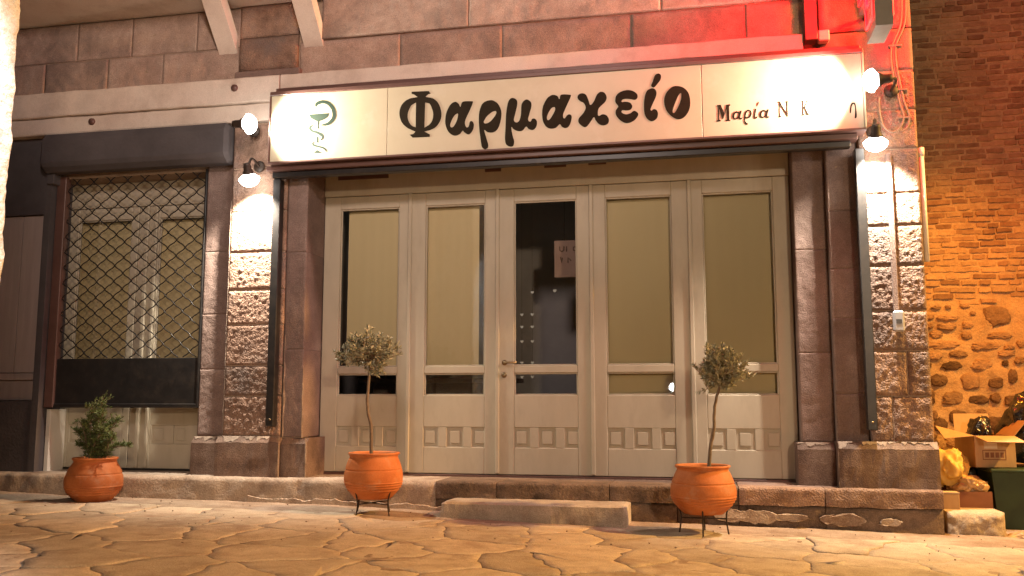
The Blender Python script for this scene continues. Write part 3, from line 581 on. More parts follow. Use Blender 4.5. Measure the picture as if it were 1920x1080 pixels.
# ------------------------------------------------------------------ joinery
def leaf(parent, x0, x1, p0, p1, Y, recess, door=False, low=True):
    """One glazed door leaf: stiles, rails, boarded foot with three small fielded panels."""
    T = .045; zt, zm1, zm0, zl = 2.455, .972, .908, .712
    m = MB(); b = .005
    m.box(x0, p0, Y, Y + T, .022, 2.575, b); m.box(p1, x1, Y, Y + T, .022, 2.575, b)
    m.box(p0, p1, Y + .001, Y + T, zt, 2.575, b)
    m.box(p0, p1, Y + .001, Y + T, zm0, zm1, b)
    m.box(p0, p1, Y + .001, Y + T, .43, zl, b); m.box(p0, p1, Y + .001, Y + T, .022, .255, b)
    xs = [p0] + [q for r in recess for q in r] + [p1]
    for a, c in zip(xs[0::2], xs[1::2]):
        if c - a > .004: m.box(a, c, Y + .001, Y + T, .255, .43, b * .6)
    o = m.build('leaf', M['cream'], parent)
    for (a, c) in recess:
        q = MB().box(a, c, Y + .014, Y + T - .002, .255, .43).box(a + .03, c - .03, Y + .006, Y + .0135, .285, .40, .006)
        q.build('fielded_panel', M['cream'], o)
    # glazing beads and panes
    g = MB()
    for (z0, z1) in ((zm1, zt), (zl, zm0)):
        e = .012
        g.box(p0, p0 + e, Y + .014, Y + .034, z0, z1, .003); g.box(p1 - e, p1, Y + .014, Y + .034, z0, z1, .003)
        g.box(p0 + e, p1 - e, Y + .014, Y + .034, z0, z0 + e, .003); g.box(p0 + e, p1 - e, Y + .014, Y + .034, z1 - e, z1, .003)
    g.build('glazing_bead', M['cream'], o)
    MB().box(p0, p1, Y + .024, Y + .028, zm1, zt).build('window_pane', M['glass'], o)
    MB().box(p0, p1, Y + .024, Y + .028, zl, zm0).build('window_pane', M['glass'], o)
    return o
D = thing('timber_shopfront', 'cream painted timber shopfront of five tall glazed leaves under the lit sign', 'shopfront', (.42, .35, 0))
Y = .35
LX = [-1.695, -.843, -.012, .838, 1.697, 2.538]
PX = [(-1.53, -.952), (-.694, -.132), (.138, .706), (.962, 1.540), (1.806, 2.397)]
leaves = []
for k in range(5):
    p0, p1 = PX[k]
    wv = .155; gap = .075; tot = 3 * wv + 2 * gap; s = (p0 + p1) / 2 - tot / 2 + .01
    rec = [(s + i * (wv + gap), s + i * (wv + gap) + wv) for i in range(3)]
    leaves.append(leaf(D, LX[k] + .004, LX[k + 1] - .004, p0, p1, Y, rec))
m = MB(); m.box(-1.695, 2.538, Y - .006, Y + .05, 2.58, 2.845, .004); m.build('transom', M['cream'], D)
for k, x in enumerate(LX[1:5]):
    m = MB(); m.box(x - .019, x + .019, Y - .022, Y - .001, .03, 2.578, .007); m.build('cover_strip', M['cream'], D)
bx('threshold', M['brown'], D, -1.69, 2.53, Y - .015, Y + .06, -.02, .016, .003)
m = MB()
for (a, b_, z) in ((-1.56, -1.06, 2.735), (-.13, .02, 2.742), (.42, .62, 2.752), (.82, .98, 2.757)):
    m.box(a, b_, Y - .02, Y - .0065, z, z + .07, .002)
m.build('dark_slot', M['brown'], D)  # brown boxes drawn for the dark slots above the leaves
# door furniture on the middle leaf
m = MB()
m.lathe([(0, 0), (.024, 0), (.026, -.006), (.02, -.012), (0, -.012)], (.052, Y - .001, 1.0), 18, True, Matrix.Rotation(R(-90), 3, 'X') @ Matrix.Scale(-1, 3, Vector((0, 0, 1))))
m.tube([(.052, Y - .005, 1.0), (.052, Y - .05, 1.0), (.075, Y - .058, 1.0), (.175, Y - .055, .998)], .0095, 10)
m.build('door_handle', M['brass'], leaves[2])
m = MB(); m.lathe([(0, .014), (.022, .012), (.025, .002), (.025, -.004)], (.048, Y, .89), 18, True, Matrix.Rotation(R(90), 3, 'X'))
m.box(.045, .051, Y - .017, Y - .0135, .88, .90); m.build('door_lock', M['brass'], leaves[2])

W = thing('timber_window_front', 'cream painted timber shop window of two leaves behind the rolling lattice grille', 'window', (-3.66, .35, 0))
wrec = lambda a: [(a, a + .155), (a + .25, a + .405), (a + .5, a + .64)]
leaf(W, -4.46, -3.664, -4.33, -3.74, Y, wrec(-4.33 + .02)[:2])
leaf(W, -3.656, -2.785, -3.43, -2.86, Y, [(-3.415, -3.26), (-3.18, -3.03)])
bx('transom', M['cream'], W, -4.46, -2.785, Y - .006, Y + .05, 2.58, 2.83)
bx('cover_strip', M['cream'], W, -3.575, -3.535, Y - .03, Y - .001, .03, 2.578, .007)
bx('cover_strip', M['cream'], W, -3.475, -3.44, Y - .03, Y - .001, .03, 2.578, .007)
bx('cover_strip', M['white'], W, -4.40, -4.352, Y - .22, Y - .001, -.005, .585, .005)

# blinds hanging behind the panes
def blind(x0, x1, z0, lab):
    n = 40; v = []; f = []
    for i in range(n + 1):
        x = x0 + (x1 - x0) * i / n
        yy = .43 + .0006 * math.sin(i * .9) + .001 * fbm((x * 6, 1, 1), 2)
        v += [(x, yy, z0), (x, yy + .002 * fbm((x * 4, 2, 8), 2), (z0 + 2.47) / 2), (x, yy, 2.5), (x, yy + .003, 2.5), (x, yy + .003, z0)]
    for i in range(n):
        for j in range(5): f.append((i * 5 + j, i * 5 + 5 + j, i * 5 + 5 + (j + 1) % 5, i * 5 + (j + 1) % 5))
    o = thing('window_blind', lab, 'blind', ((x0 + x1) / 2, .43, z0), 'blinds behind the shopfront glass')
    MB().add(v, f, False).build('blind_cloth', M['blind'], o)
    MB().tube([(x0, .44, 2.52), (x1, .44, 2.52)], .022, 10).build('blind_roller', M['white'], o)
    bx('bottom_rail', M['blind'], o, x0, x1, .424, .442, z0 - .018, z0 + .002, .004)
blind(-1.478, -.93, .985, 'beige blind behind the leftmost shopfront pane, narrow dark gap along its left edge')
blind(-.72, -.205, .99, 'beige blind left of the door handle, wide dark gap along its right edge')
blind(.94, 1.56, .74, 'beige blind just right of the dark door pane, lamp reflected at its low corner')
blind(1.78, 2.42, .74, 'beige blind behind the rightmost shopfront pane, above the right olive tree')
blind(-4.36, -3.72, .95, 'beige blind behind the lattice grille, left of the two window panes')
blind(-3.45, -2.84, .95, 'beige blind behind the lattice grille, right of the two window panes')

# things inside the shop, behind the dark door pane
P = thing('hanging_poster', 'pinkish handwritten poster hanging inside behind the dark door pane', 'poster', (.78, 1.0, 1.85))
MB().box(.40, .98, 1.0, 1.012, 1.84, 2.2, .004).build('poster_card', M['poster'], P)
def strokes(L, y, r):
    m = MB()
    for s in L: m.tube([(a, y, b) for a, b in s], r, 5)
    return m
hand = []
x = .455
for g in ([(0, .05), (.0, .015), (.02, .0), (.04, .015), (.04, .05)], [(0, .05), (0, 0)], [(.03, .045), (0, .04), (0, .01), (.03, .0), (.035, .045)], [(0, .045), (0, 0), (.03, .04), (.03, 0)], [(0, 0), (.008, .05), (.035, .04), (.008, .025)], [(0, .05), (.02, 0), (.04, .05)]):
    hand.append([(x + a, 2.09 + b) for a, b in g]); x += .066
x = .46
for g in ([(0, .06), (.015, 0), (.02, .05)], [(0, 0), (.0, .05), (.03, .02)], [(0, .04), (.03, .0)], [(0, .0), (.02, .05), (.04, 0)], [(0, .05), (.03, .045), (0, .0)]):
    hand.append([(x + a, 1.98 + b) for a, b in g]); x += .075
hand.append([(.62, 1.91), (.80, 1.915)])
strokes(hand, .998, .006).build('handwriting', M['ink'], P)
MB().tube([(.5, 1.006, 2.2), (.5, 1.006, 2.845)], .002, 5).tube([(.9, 1.006, 2.2), (.9, 1.006, 2.845)], .002, 5).build('string', M['iron'], P)
T = thing('track_light', 'dark ceiling track with four small spotlights inside above the door pane', 'track light', (.4, .9, 2.84))
MB().box(-.1, 1.0, .885, .915, 2.78, 2.80).tube([(0, .9, 2.8), (0, .9, 2.845)], .008).tube([(.9, .9, 2.8), (.9, .9, 2.845)], .008).build('track', M['cable'], T)
for k in range(4):
    x = .14 + k * .155
    MB().tube([(x, .9, 2.78), (x, .9, 2.73)], .008).tube([(x - .01, .9, 2.74), (x + .018, .88, 2.66)], .03, 10).build('spotlight', M['black'], T)
# paper hearts on two threads behind the door pane
def heart(m, x, z, s):
    pts = []
    for i in range(20):
        a = 2 * math.pi * i / 20
        pts.append((x + s * math.sin(a) ** 3, z + s * (.81 * math.cos(a) - .31 * math.cos(2 * a) - .13 * math.cos(3 * a))))
    v = [(a, .396, b) for a, b in pts] + [(a, .399, b) for a, b in pts]
    m.add(v, [tuple(range(20)), tuple(range(39, 19, -1))] + [(i, i + 20, (i + 1) % 20 + 20, (i + 1) % 20) for i in range(20)])
for x, zs, lab in ((.20, (1.43, 1.32, 1.19, 1.0, .875), 'thread of small white hearts behind the door pane, nearer the handle'),
                   (.295, (1.63, 1.43, 1.32, 1.19, 1.0, .875), 'thread of small white hearts behind the door pane, second from the handle')):
    H = thing('heart_garland', lab, 'garland', (x, .4, .86), 'heart garlands behind the door pane')
    MB().tube([(x, .3975, .86), (x, .3975, 2.45)], .0012, 4).build('thread', M['iron'], H)
    for z in zs:
        m = MB(); heart(m, x, z, .015); m.build('heart', M['heart'], H)
m = MB(); heart(m, .50, 1.64, .016); q = m.build('paper_heart', M['heart'])
tag(q, 'single small white heart stuck high behind the door pane under the poster', 'ornament')
# a pale counter and crates low inside, seen through the low panes
cnt = thing('shop_counter', 'dim shop counter inside, seen through the low panes left of the door', 'counter', (-.9, 1.2, 0))
bx('counter_top', M['dressed'], cnt, -1.6, .0, 1.05, 1.5, .84, .88); bx('counter_front', M['dressed'], cnt, -1.45, -1.02, 1.08, 1.12, 0, .838); bx('counter_front', M['dark'], cnt, -.85, -.15, 1.09, 1.13, 0, .838)

# ------------------------------------------------------------------ rolling lattice grille over the window
G = thing('rolling_grille', 'black rolling shutter of wavy diamond lattice with solid foot panel over the left window', 'grille', (-3.55, .12, .6))
gx0, gx1, gz0, gz1 = -4.30, -2.80, 1.065, 2.83
pu, pv = .186, .152
def clipseg(x, z, dx, dz):
    t0, t1 = -1e9, 1e9
    for p, d, lo, hi in ((x, dx, gx0, gx1), (z, dz, gz0, gz1)):
        a, b = (lo - p) / d, (hi - p) / d
        t0 = max(t0, min(a, b)); t1 = min(t1, max(a, b))
    return t0, t1
for sgn in (1, -1):
    k = -40
    while k < 60:
        x_, z_ = gx0 + k * pu, gz0 - .02
        t0, t1 = clipseg(x_, z_, pu / 2, sgn * pv / 2)
        k += 1
        if t1 - t0 < .3: continue
        pts = []; n = int((t1 - t0) * 6) + 1
        L = math.hypot(pu, pv); nx_, nz2 = -sgn * pv / L, pu / L
        for i in range(n + 1):
            t = t0 + (t1 - t0) * i / n
            wv = .0045 * math.sin(2 * math.pi * t + (0 if sgn > 0 else math.pi))
            pts.append((x_ + pu / 2 * t + nx_ * wv, .12 + sgn * .004, z_ + sgn * pv / 2 * t + nz2 * wv))
        MB().tube(pts, .0058, 5).build('lattice_wire', M['black'], G)
bx('foot_panel', M['black'], G, -4.34, -2.785, .10, .135, .60, 1.062, .006)
bx('bottom_bar', M['black'], G, -4.335, -2.79, .085, .14, .598, .64, .01)
bx('guide_rail', M['brown'], G, -4.395, -4.295, .075, .15, .60, 2.85, .006)
bx('guide_rail', M['black'], G, -2.80, -2.782, .085, .15, .60, 2.85, .003)
SB = thing('shutter_box', 'dark rounded shutter casing under the white band above the lattice grille', 'shutter casing', (-3.5, 0, 2.86))
prof = [(-.11, 2.90), (-.135, 2.94), (-.135, 3.16), (-.10, 3.225), (.05, 3.228), (.05, 2.86), (-.05, 2.86)]
v = [(x, y, z) for x in (-4.46, -4.42, -2.50, -2.47) for y, z in ([(a * .75 + .005, (b - 3.04) * .86 + 3.04) for a, b in prof] if x in (-4.46, -2.47) else prof)]
n = len(prof); f = [tuple(range(n))[::-1], tuple(range(3 * n, 4 * n))]
for i in range(3):
    for j in range(n): f.append((i * n + j, (i + 1) * n + j, (i + 1) * n + (j + 1) % n, i * n + (j + 1) % n))
MB().add(v, f).build('casing', M['dark'], SB)
bx('end_bracket', M['dark'], SB, -4.44, -4.36, -.02, .1, 2.76, 2.86, .006)
# plank shutter at the far left
S = thing('plank_shutter', 'old pinkish wooden plank shutter in the dark wall left of the window', 'shutter', (-4.9, .1, .7))
for a, b in ((-5.41, -5.06), (-5.055, -4.735), (-4.729, -4.48)):
    MB().box(a, b, .055, .09, .93, 2.465, .006).build('plank', M['plank'], S)
bx('rail', M['plank'], S, -5.41, -4.48, .04, .088, .86, .925, .005)
bx('plank', M['plank'], S, -5.41, -5.06, .06, .09, .665, .855, .005); bx('plank', M['plank'], S, -5.055, -4.48, .06, .09, .665, .855, .005)
# ------------------------------------------------------------------ roller shutter of the door: bottom bar and guides
RS = thing('roller_shutter', 'rolled up dark door shutter, bottom bar and guide rails under the sign', 'shutter', (.5, -.05, .4))
bx('bottom_bar', M['brown'], RS, -2.03, 3.02, -.20, -.06, 2.715, 2.762, .006)
bx('bottom_bar', M['black'], RS, -1.99, 2.97, -.16, -.08, 2.66, 2.714, .008)
bx('guide_rail', M['black'], RS, -2.0, -1.925, -.115, -.035, .44, 2.66, .006)
bx('guide_rail', M['black'], RS, 3.005, 3.078, -.115, -.035, .44, 2.66, .006)
MB().lathe([(0, .01), (.008, .008), (.01, 0)], (-1.955, -.115, .50), 10, True, Matrix.Rotation(R(90), 3, 'X')).build('bolt', M['brass'], RS)
MB().lathe([(0, .01), (.008, .008), (.01, 0)], (3.04, -.115, .50), 10, True, Matrix.Rotation(R(90), 3, 'X')).build('bolt', M['brass'], RS)
# ================================================================== THE SIGN
S = thing('shop_sign', 'long cream sign board reading Φαρμακείο above the shopfront, lit at both ends', 'sign', (.55, 0, 2.77))
for a, b in ((-1.972, -.872), (-.868, 1.822), (1.828, 3.062)):
    MB().box(a, b, -.25, -.236, 2.785, 3.392, .002).build('sign_panel', M['sign'], S)
MB().box(-1.972, 3.062, -.235, -.02, 2.79, 3.39).build('sign_box', M['brown'], S)
bx('frame_bar', M['brown'], S, -1.985, 3.078, -.262, -.06, 3.393, 3.43, .005)
bx('frame_bar', M['brown'], S, -1.985, 3.078, -.15, -.02, 3.431, 3.50, .005)
bx('frame_bar', M['brown'], S, -1.985, 3.078, -.262, -.06, 2.764, 2.784, .004)
bx('frame_bar', M['cream'], S, 3.0635, 3.078, -.262, -.06, 2.785, 3.392, .003)
bx('frame_bar', M['brown'], S, -1.985, -1.9735, -.262, -.06, 2.785, 3.392, .003)
NAMES = {'cap_phi': 'letter', 'bowl': 'emblem_bowl'}
def glyph(name, mode, loops, mt, d=.0008):
    cu = bpy.data.curves.new(name, 'CURVE'); cu.dimensions = '2D'; cu.fill_mode = 'BOTH'; cu.extrude = d
    for lp in loops:
        P = [Vector((a, b, 0)) for a, b in lp]
        if mode == 2: P = spline(P, 5, True)
        elif mode == 1:
            Q = []; n = len(P)
            for i in range(n):                     # keep sharp corners, smooth the bows
                a, b, c, e = P[i - 1], P[i], P[(i + 1) % n], P[(i + 2) % n]
                for k in range(4):
                    t = k / 4
                    s = .5 * (2 * b + (c - a) * t + (2 * a - 5 * b + 4 * c - e) * t * t + (3 * b - a - 3 * c + e) * t ** 3)
                    sharp = (b - a).angle(c - b, 0) > .9 or (c - b).angle(e - c, 0) > .9
                    Q.append(b + (c - b) * t if sharp else s)
            P = Q
        sp = cu.splines.new('POLY'); sp.points.add(len(P) - 1); sp.use_cyclic_u = True
        for q, p in zip(sp.points, P): q.co = (p.x, p.y, 0, 1)
    o = bpy.data.objects.new(name, cu); me = bpy.data.meshes.new_from_object(o)
    bpy.data.objects.remove(o); bpy.data.curves.remove(cu)
    for q in me.vertices: q.co = (q.co.x, -.2512 + q.co.z, q.co.y)
    me.materials.clear()
    return me
for nm, mode, loops in GLYPHS:
    if nm == 'bowl':
        for k, part in enumerate(('emblem_bowl', 'emblem_stem', 'emblem_base')): link(part, glyph(part, 0, [loops[k]], None), M['green'], S)
    else: link('letter', glyph('letter', mode, loops, None, .0008), M['letter'], S)
def ribbon(path):
    P = spline([(a, b, w_) for a, b, w_ in path], 6); v = []; f = []
    L = []; Rr = []
    for i, p in enumerate(P):
        t = (P[min(i + 1, len(P) - 1)] - P[max(i - 1, 0)]); t = Vector((t.x, t.y)).normalized(); n = Vector((-t.y, t.x)) * max(.001, p.z) / 2
        L.append((p.x + n.x, p.y + n.y)); Rr.append((p.x - n.x, p.y - n.y))
    return [L + Rr[::-1]]
for pth in SNAKE: link('emblem_snake', glyph('emblem_snake', 0, ribbon(pth), None), M['green'], S)

# ================================================================== WALL LAMPS
def bulb_lamp(name, lab, base, pos, aim, power, size, blend, bracket):
    o = thing(name, lab, 'wall lamp', base, 'lamps around the shop sign')
    d = (Vector(aim) - Vector(pos)).normalized(); q = d.to_track_quat('Z', 'Y').to_matrix()
    MB().tube(spline(bracket, 6), .011, 8).build('bracket', M['iron'], o)
    MB().lathe([(0, .0), (.05, .0), (.055, .008), (.05, .02), (0, .02)], base, 20, True, Matrix.Rotation(R(90), 3, 'X')).build('wall_plate', M['iron'], o)
    MB().lathe([(0, -.115), (.028, -.113), (.034, -.09), (.036, -.05), (.05, -.03), (.054, -.018), (.048, -.016), (0, -.03)], pos, 22, True, q).build('housing', M['iron'], o)
    prof = [(.026, -.03), (.044, -.014)] + [(.092 * math.cos(a), .024 + .078 * math.sin(a)) for a in [i * math.pi / 14 for i in range(7)]] + [(0, .102)]
    MB().lathe(prof, pos, 24, True, q).build('bulb', M['bulb'], o)
    p = Vector(pos) + d * .118
    l = lamp('lamp_light', 'SPOT', p, power, (1, .87, .70), .03, p + d, size, blend)
    l.parent = o; l.location = p - Vector(base)
bulb_lamp('sign_lamp', 'glaring spotlight left of the sign, upper of the two left lamps, turned onto the emblem', (-2.20, -.11, 3.12), (-2.14, -.40, 3.10), (-1.45, -.29, 3.09), 330, 132, 1.0,
          [(-2.20, -.11, 3.12), (-2.22, -.28, 3.13), (-2.23, -.38, 3.115)])
bulb_lamp('sign_lamp', 'glaring spotlight right of the sign, upper of the two right lamps, on a bar', (3.31, -.05, 3.13), (3.135, -.42, 3.105), (2.5, -.31, 3.10), 330, 132, 1.0,
          [(3.31, -.05, 3.13), (3.30, -.30, 3.14), (3.22, -.42, 3.11)])
bulb_lamp('pilaster_lamp', 'glaring downlight on the left pilaster, lower of the two left lamps', (-2.17, -.05, 2.80), (-2.17, -.25, 2.67), (-2.17, -.03, 2.2), 540, 122, .9,
          [(-2.17, -.05, 2.80), (-2.17, -.2, 2.84), (-2.17, -.262, 2.76)])
bulb_lamp('pilaster_lamp', 'glaring downlight on the right corner pilaster, lower of the two right lamps', (3.16, -.05, 2.80), (3.14, -.25, 2.69), (3.15, -.03, 2.2), 540, 122, .9,
          [(3.16, -.05, 2.80), (3.15, -.2, 2.86), (3.14, -.262, 2.78)])
bb = MB().box(3.125, 3.315, -.07, -.045, 3.12, 3.145, .004).build('mounting_bar', M['band']); bpy.data.objects.remove(bb)

# ================================================================== PHARMACY CROSS
X = thing('pharmacy_cross', 'projecting pharmacy cross sign with red lit sides above the right end of the sign', 'cross sign', (3.145, -.02, 3.94))
yc, zc, a, t = -.59, 3.94, .18, .062
sec = [(-a, -3 * a), (a, -3 * a), (a, -a), (3 * a * .9, -a), (3 * a * .9, a), (a, a), (a, 3 * a), (-a, 3 * a), (-a, a), (-3 * a, a), (-3 * a, -a), (-a, -a)]
v = [(3.145 + s * t, yc + p, zc + q) for s in (-1, 1) for p, q in sec]; n = 12
MB().add(v, [tuple(range(12)), tuple(range(23, 11, -1))] + [(i, i + 12, (i + 1) % 12 + 12, (i + 1) % 12) for i in range(12)]).build('casing', M['greymetal'], X)
for s in (-1, 1):
    xx = 3.145 + s * (t + .006)
    for k, sc in enumerate((.82, .55)):
        P = [Vector((xx, yc + p * sc if abs(p) > a * 1.01 else yc + p * sc * .9, zc + q * (sc if abs(q) > a * 1.01 else sc * .9))) for p, q in sec]
        MB().tube(P + [P[0]], .012, 6).build('light_tube', M['led'], X)
MB().tube([(3.145, -.02, 4.12), (3.145, yc + .4, 4.12)], .018).tube([(3.145, -.02, 3.76), (3.145, yc + .4, 3.76)], .018).build('wall_arm', M['iron'], X)
for s in (-1, 1):
    l = lamp('cross_light', 'AREA', (3.145 + s * .09, yc, zc - .1), 120, (1, .006, .012), .1, (3.145 + s * 2, yc + .5, zc - .3)); l.data.size = .5
    l.parent = X; l.location = Vector(l.location) - Vector(X.location)
br = bx('wall_bracket', M['brown'], None, 2.66, 2.755, -.15, -.04, 3.575, 4.3, .004)
tag(br, 'upright flat bracket washed in red light at the right end of the white band', 'bracket')
br2 = MB().box(2.765, 2.85, -.14, -.05, 3.565, 3.655, .008).build('junction_box', M['band']); tag(br2, 'small pale junction box beside the upright red lit bracket', 'junction box')

# ================================================================== CABLES, METER, PIPE at the right corner
def cable(lab, pts, r=.0075):
    o = MB().tube(spline(pts, 8), r, 8).build('cable', M['cable']); tag(o, lab, 'cable', 'cables on the right corner')
cable('outer cable looping in a U under the right sign lamp, nearer the corner', [(3.455, -.045, 4.4), (3.45, -.05, 3.75), (3.36, -.05, 3.47), (3.40, -.05, 3.07), (3.436, -.055, 2.93), (3.42, -.055, 2.83), (3.375, -.06, 2.79)])
cable('inner cable looping in a U under the right sign lamp and rising to it', [(3.43, -.045, 4.4), (3.42, -.05, 3.75), (3.325, -.05, 3.45), (3.365, -.05, 3.07), (3.395, -.055, 2.92), (3.36, -.055, 2.82), (3.30, -.06, 2.79), (3.235, -.06, 2.85), (3.215, -.06, 3.0), (3.22, -.06, 3.09)])
cable('middle cable running straight down beside the looping cables', [(3.44, -.04, 4.4), (3.435, -.045, 3.78), (3.345, -.045, 3.46), (3.38, -.045, 3.10), (3.41, -.045, 2.92)], .007)
for z, x in ((3.13, 3.385), (2.90, 3.405), (3.50, 3.36)):
    tag(bx('cable_clip', M['cable'], None, x - .05, x + .05, -.062, -.03, z, z + .016, .003), 'small metal clip across the cables, ' + {3.13: 'middle of three', 2.90: 'lowest of three', 3.50: 'highest of three'}[z], 'clip', 'clips on the corner cables')
mt = thing('entry_keypad', 'small rounded grey plastic keypad with dark window on the right pilaster', 'keypad', (3.275, -.06, 1.2))
MB().box(3.232, 3.316, -.092, -.047, 1.195, 1.36, .014).build('body', M['plastic'], mt)
MB().box(3.252, 3.294, -.0945, -.0925, 1.258, 1.292, .0008).build('display', M['black'], mt)
cd = MB().box(3.245, 3.287, -.062, -.03, 1.362, 2.62, .006).build('cable_duct', M['dressed']); tag(cd, 'narrow painted cable duct running down the right pilaster to the keypad', 'duct')
dp = MB().tube([(3.525, .02, 1.75), (3.525, .02, 2.66)], .021, 10).tube([(3.525, .02, 2.60), (3.525, .02, 2.67)], .026, 10).build('conduit_pipe', M['white']); tag(dp, 'short yellowish upright pipe on the alley side of the right corner', 'pipe')

# ================================================================== ALLEY WALL
A = thing('alley_wall', 'tall orange lit wall of thin bricks over rubble stones at the back of the alley', 'wall', (5, 3, -.4))
v = []; f = []
nx, nz_ = 110, 150; x0, x1, z0, z1 = 3.462, 7.6, -.7, 6.2
for j in range(nz_ + 1):
    for i in range(nx + 1):
        x = x0 + (x1 - x0) * i / nx; z = z0 + (z1 - z0) * j / nz_
        k = min(1, max(0, (1.72 - z) / .1))
        v.append((x, 3 - (.026 * fbm((x * 3, z * 3, 1), 5) + .016 * fbm((x * 11, z * 11, 4), 4)) * (.35 + .65 * k) - .006 * k, z))
for j in range(nz_):
    for i in range(nx): f.append((j * (nx + 1) + i, j * (nx + 1) + i + 1, (j + 1) * (nx + 1) + i + 1, (j + 1) * (nx + 1) + i))
MB().add(v, f, True).build('mortar_bed', M['alleymortar'], A)
MB().box(3.462, 7.6, 3.06, 3.5, -.7, 6.2).build('wall_core', M['alleymortar'], A)
rb = random.Random(11)
def brick_mesh(w_, h_, k):
    m = MB(); n = 5; v = []; f = []
    for j in range(3):
        for i in range(n + 1):
            x = -w_ / 2 + w_ * i / n; z = -h_ / 2 + h_ * j / 2
            ex = .004 * rb.uniform(-1, 1); ez = .004 * rb.uniform(-1, 1)
            v.append((x + ex, -.002 * rb.random() + (.004 if i in (0, n) else 0), z + ez))
    for j in range(2):
        for i in range(n): f.append((j * (n + 1) + i, j * (n + 1) + i + 1, (j + 1) * (n + 1) + i + 1, (j + 1) * (n + 1) + i))
    ring = list(range(0, n + 1)) + [2 * n + 1] + list(range(3 * n + 2, 2 * n + 1, -1)) + [n + 1]
    b = len(v)
    for q in ring: v.append((v[q][0] * 1.01, .05, v[q][2] * 1.04))
    for q in range(len(ring)):
        q2 = (q + 1) % len(ring); f.append((ring[q2], ring[q], b + q, b + q2))
    m.add(v, f, False); return m
BB = [brick_mesh(w_, h_, k) for k, (w_, h_) in enumerate([(.12, .044), (.16, .046), (.19, .046), (.22, .044), (.25, .047), (.15, .040), (.2, .05), (.1, .044)])]
BW = [.12, .16, .19, .22, .25, .15, .2, .1]
BM = []
for mname in ('brick', 'brickmid', 'brickdark'):
    for b_ in BB:
        me = b_.mesh('brick'); me.materials.append(M[mname]); BM.append(me)
lst = []; z = 1.725; row = 0
while z < 5.6:
    x = 3.75 - rb.random() * .2
    while x < 6.9:
        k = rb.randrange(8); w_ = BW[k]
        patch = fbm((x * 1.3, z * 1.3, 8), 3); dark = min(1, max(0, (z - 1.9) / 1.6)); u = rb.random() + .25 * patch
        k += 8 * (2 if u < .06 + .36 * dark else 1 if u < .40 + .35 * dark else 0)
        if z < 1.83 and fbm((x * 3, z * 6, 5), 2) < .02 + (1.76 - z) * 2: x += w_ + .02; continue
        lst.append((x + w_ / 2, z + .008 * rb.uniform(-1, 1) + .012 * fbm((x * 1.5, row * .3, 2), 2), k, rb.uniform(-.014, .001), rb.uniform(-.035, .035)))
        x += w_ + rb.uniform(.012, .035)
    z += .069 + rb.uniform(-.003, .003); row += 1
vis = [b for b in lst if 4.06 < b[0] < 5.45 and b[1] < 5.15]
vis.sort(key=lambda b: b[1]); near_ = vis[:300]; rest = [b for b in lst if b not in near_]
yb = 2.992
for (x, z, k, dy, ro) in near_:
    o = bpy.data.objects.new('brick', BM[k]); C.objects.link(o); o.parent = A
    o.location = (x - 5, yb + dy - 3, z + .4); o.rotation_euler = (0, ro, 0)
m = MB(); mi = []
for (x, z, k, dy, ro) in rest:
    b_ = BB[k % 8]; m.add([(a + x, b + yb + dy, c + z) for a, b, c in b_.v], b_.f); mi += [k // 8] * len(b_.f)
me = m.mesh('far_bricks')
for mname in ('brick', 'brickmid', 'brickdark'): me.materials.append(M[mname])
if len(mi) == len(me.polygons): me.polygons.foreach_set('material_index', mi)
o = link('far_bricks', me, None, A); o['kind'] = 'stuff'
def rubble(x, z, w_, h_, k):
    n = 18; v = []; f = []; rings = [(1.0, .03), (.97, -.012), (.82, -.030), (.5, -.036)]
    sq = 2.1 + 1.6 * ((k * 37) % 10) / 10
    for (s, y) in rings:
        for i in range(n):
            a_ = 2 * math.pi * i / n; c, d = math.cos(a_), math.sin(a_)
            rr_ = 1 / (abs(c) ** sq + abs(d) ** sq) ** (1 / sq) * (1 + .26 * fbm((c * 1.7 + k * 3, d * 1.7, k), 4))
            v.append((x + w_ / 2 * rr_ * c * s, 3 + y + .008 * fbm((c * 3 * s + k, d * 3 * s, 3), 3), z + h_ / 2 * rr_ * d * s))
    v.append((x, 2.962, z))
    for r_ in range(3):
        for i in range(n): f.append((r_ * n + i, (r_ * n + (i + 1) % n), (r_ + 1) * n + (i + 1) % n, (r_ + 1) * n + i))
    for i in range(n): f.append((3 * n + i, 3 * n + (i + 1) % n, 4 * n))
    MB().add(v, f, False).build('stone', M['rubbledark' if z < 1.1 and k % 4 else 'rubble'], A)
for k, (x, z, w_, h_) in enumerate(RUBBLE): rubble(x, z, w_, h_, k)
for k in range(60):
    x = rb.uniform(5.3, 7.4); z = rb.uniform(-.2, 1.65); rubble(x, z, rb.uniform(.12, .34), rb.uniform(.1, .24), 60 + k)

# ================================================================== WHITE WALL at the left edge
Wn = thing('white_wall', 'end of a glaringly lit white plastered wall at the left edge, close by', 'wall', (-1.8, -4.6, -.3))
v = []; f = []; nx, nz_ = 90, 180
for j in range(nz_ + 1):
    z = -.35 + 4.4 * j / nz_
    for i in range(nx + 1):
        t = i / nx
        if t < .25: x = -2.2 + .845 * t / .25; y = -5.2
        else: x = -1.355; y = -5.2 + 1.2 * (t - .25) / .75
        if t > .99: x -= .01
        n_ = .016 * fbm((x * 5, y * 5, z * 5), 5)
        v.append((x + (n_ if t >= .24 else 0), y - (n_ if t <= .25 else 0), z))
for j in range(nz_):
    for i in range(nx): f.append((j * (nx + 1) + i, j * (nx + 1) + i + 1, (j + 1) * (nx + 1) + i + 1, (j + 1) * (nx + 1) + i))
MB().add(v, f, True).build('plaster_face', M['whitewall'], Wn)
MB().box(-2.2, -1.385, -5.16, -4.01, -.35, 4.05).build('wall_core', M['whitewall'], Wn)

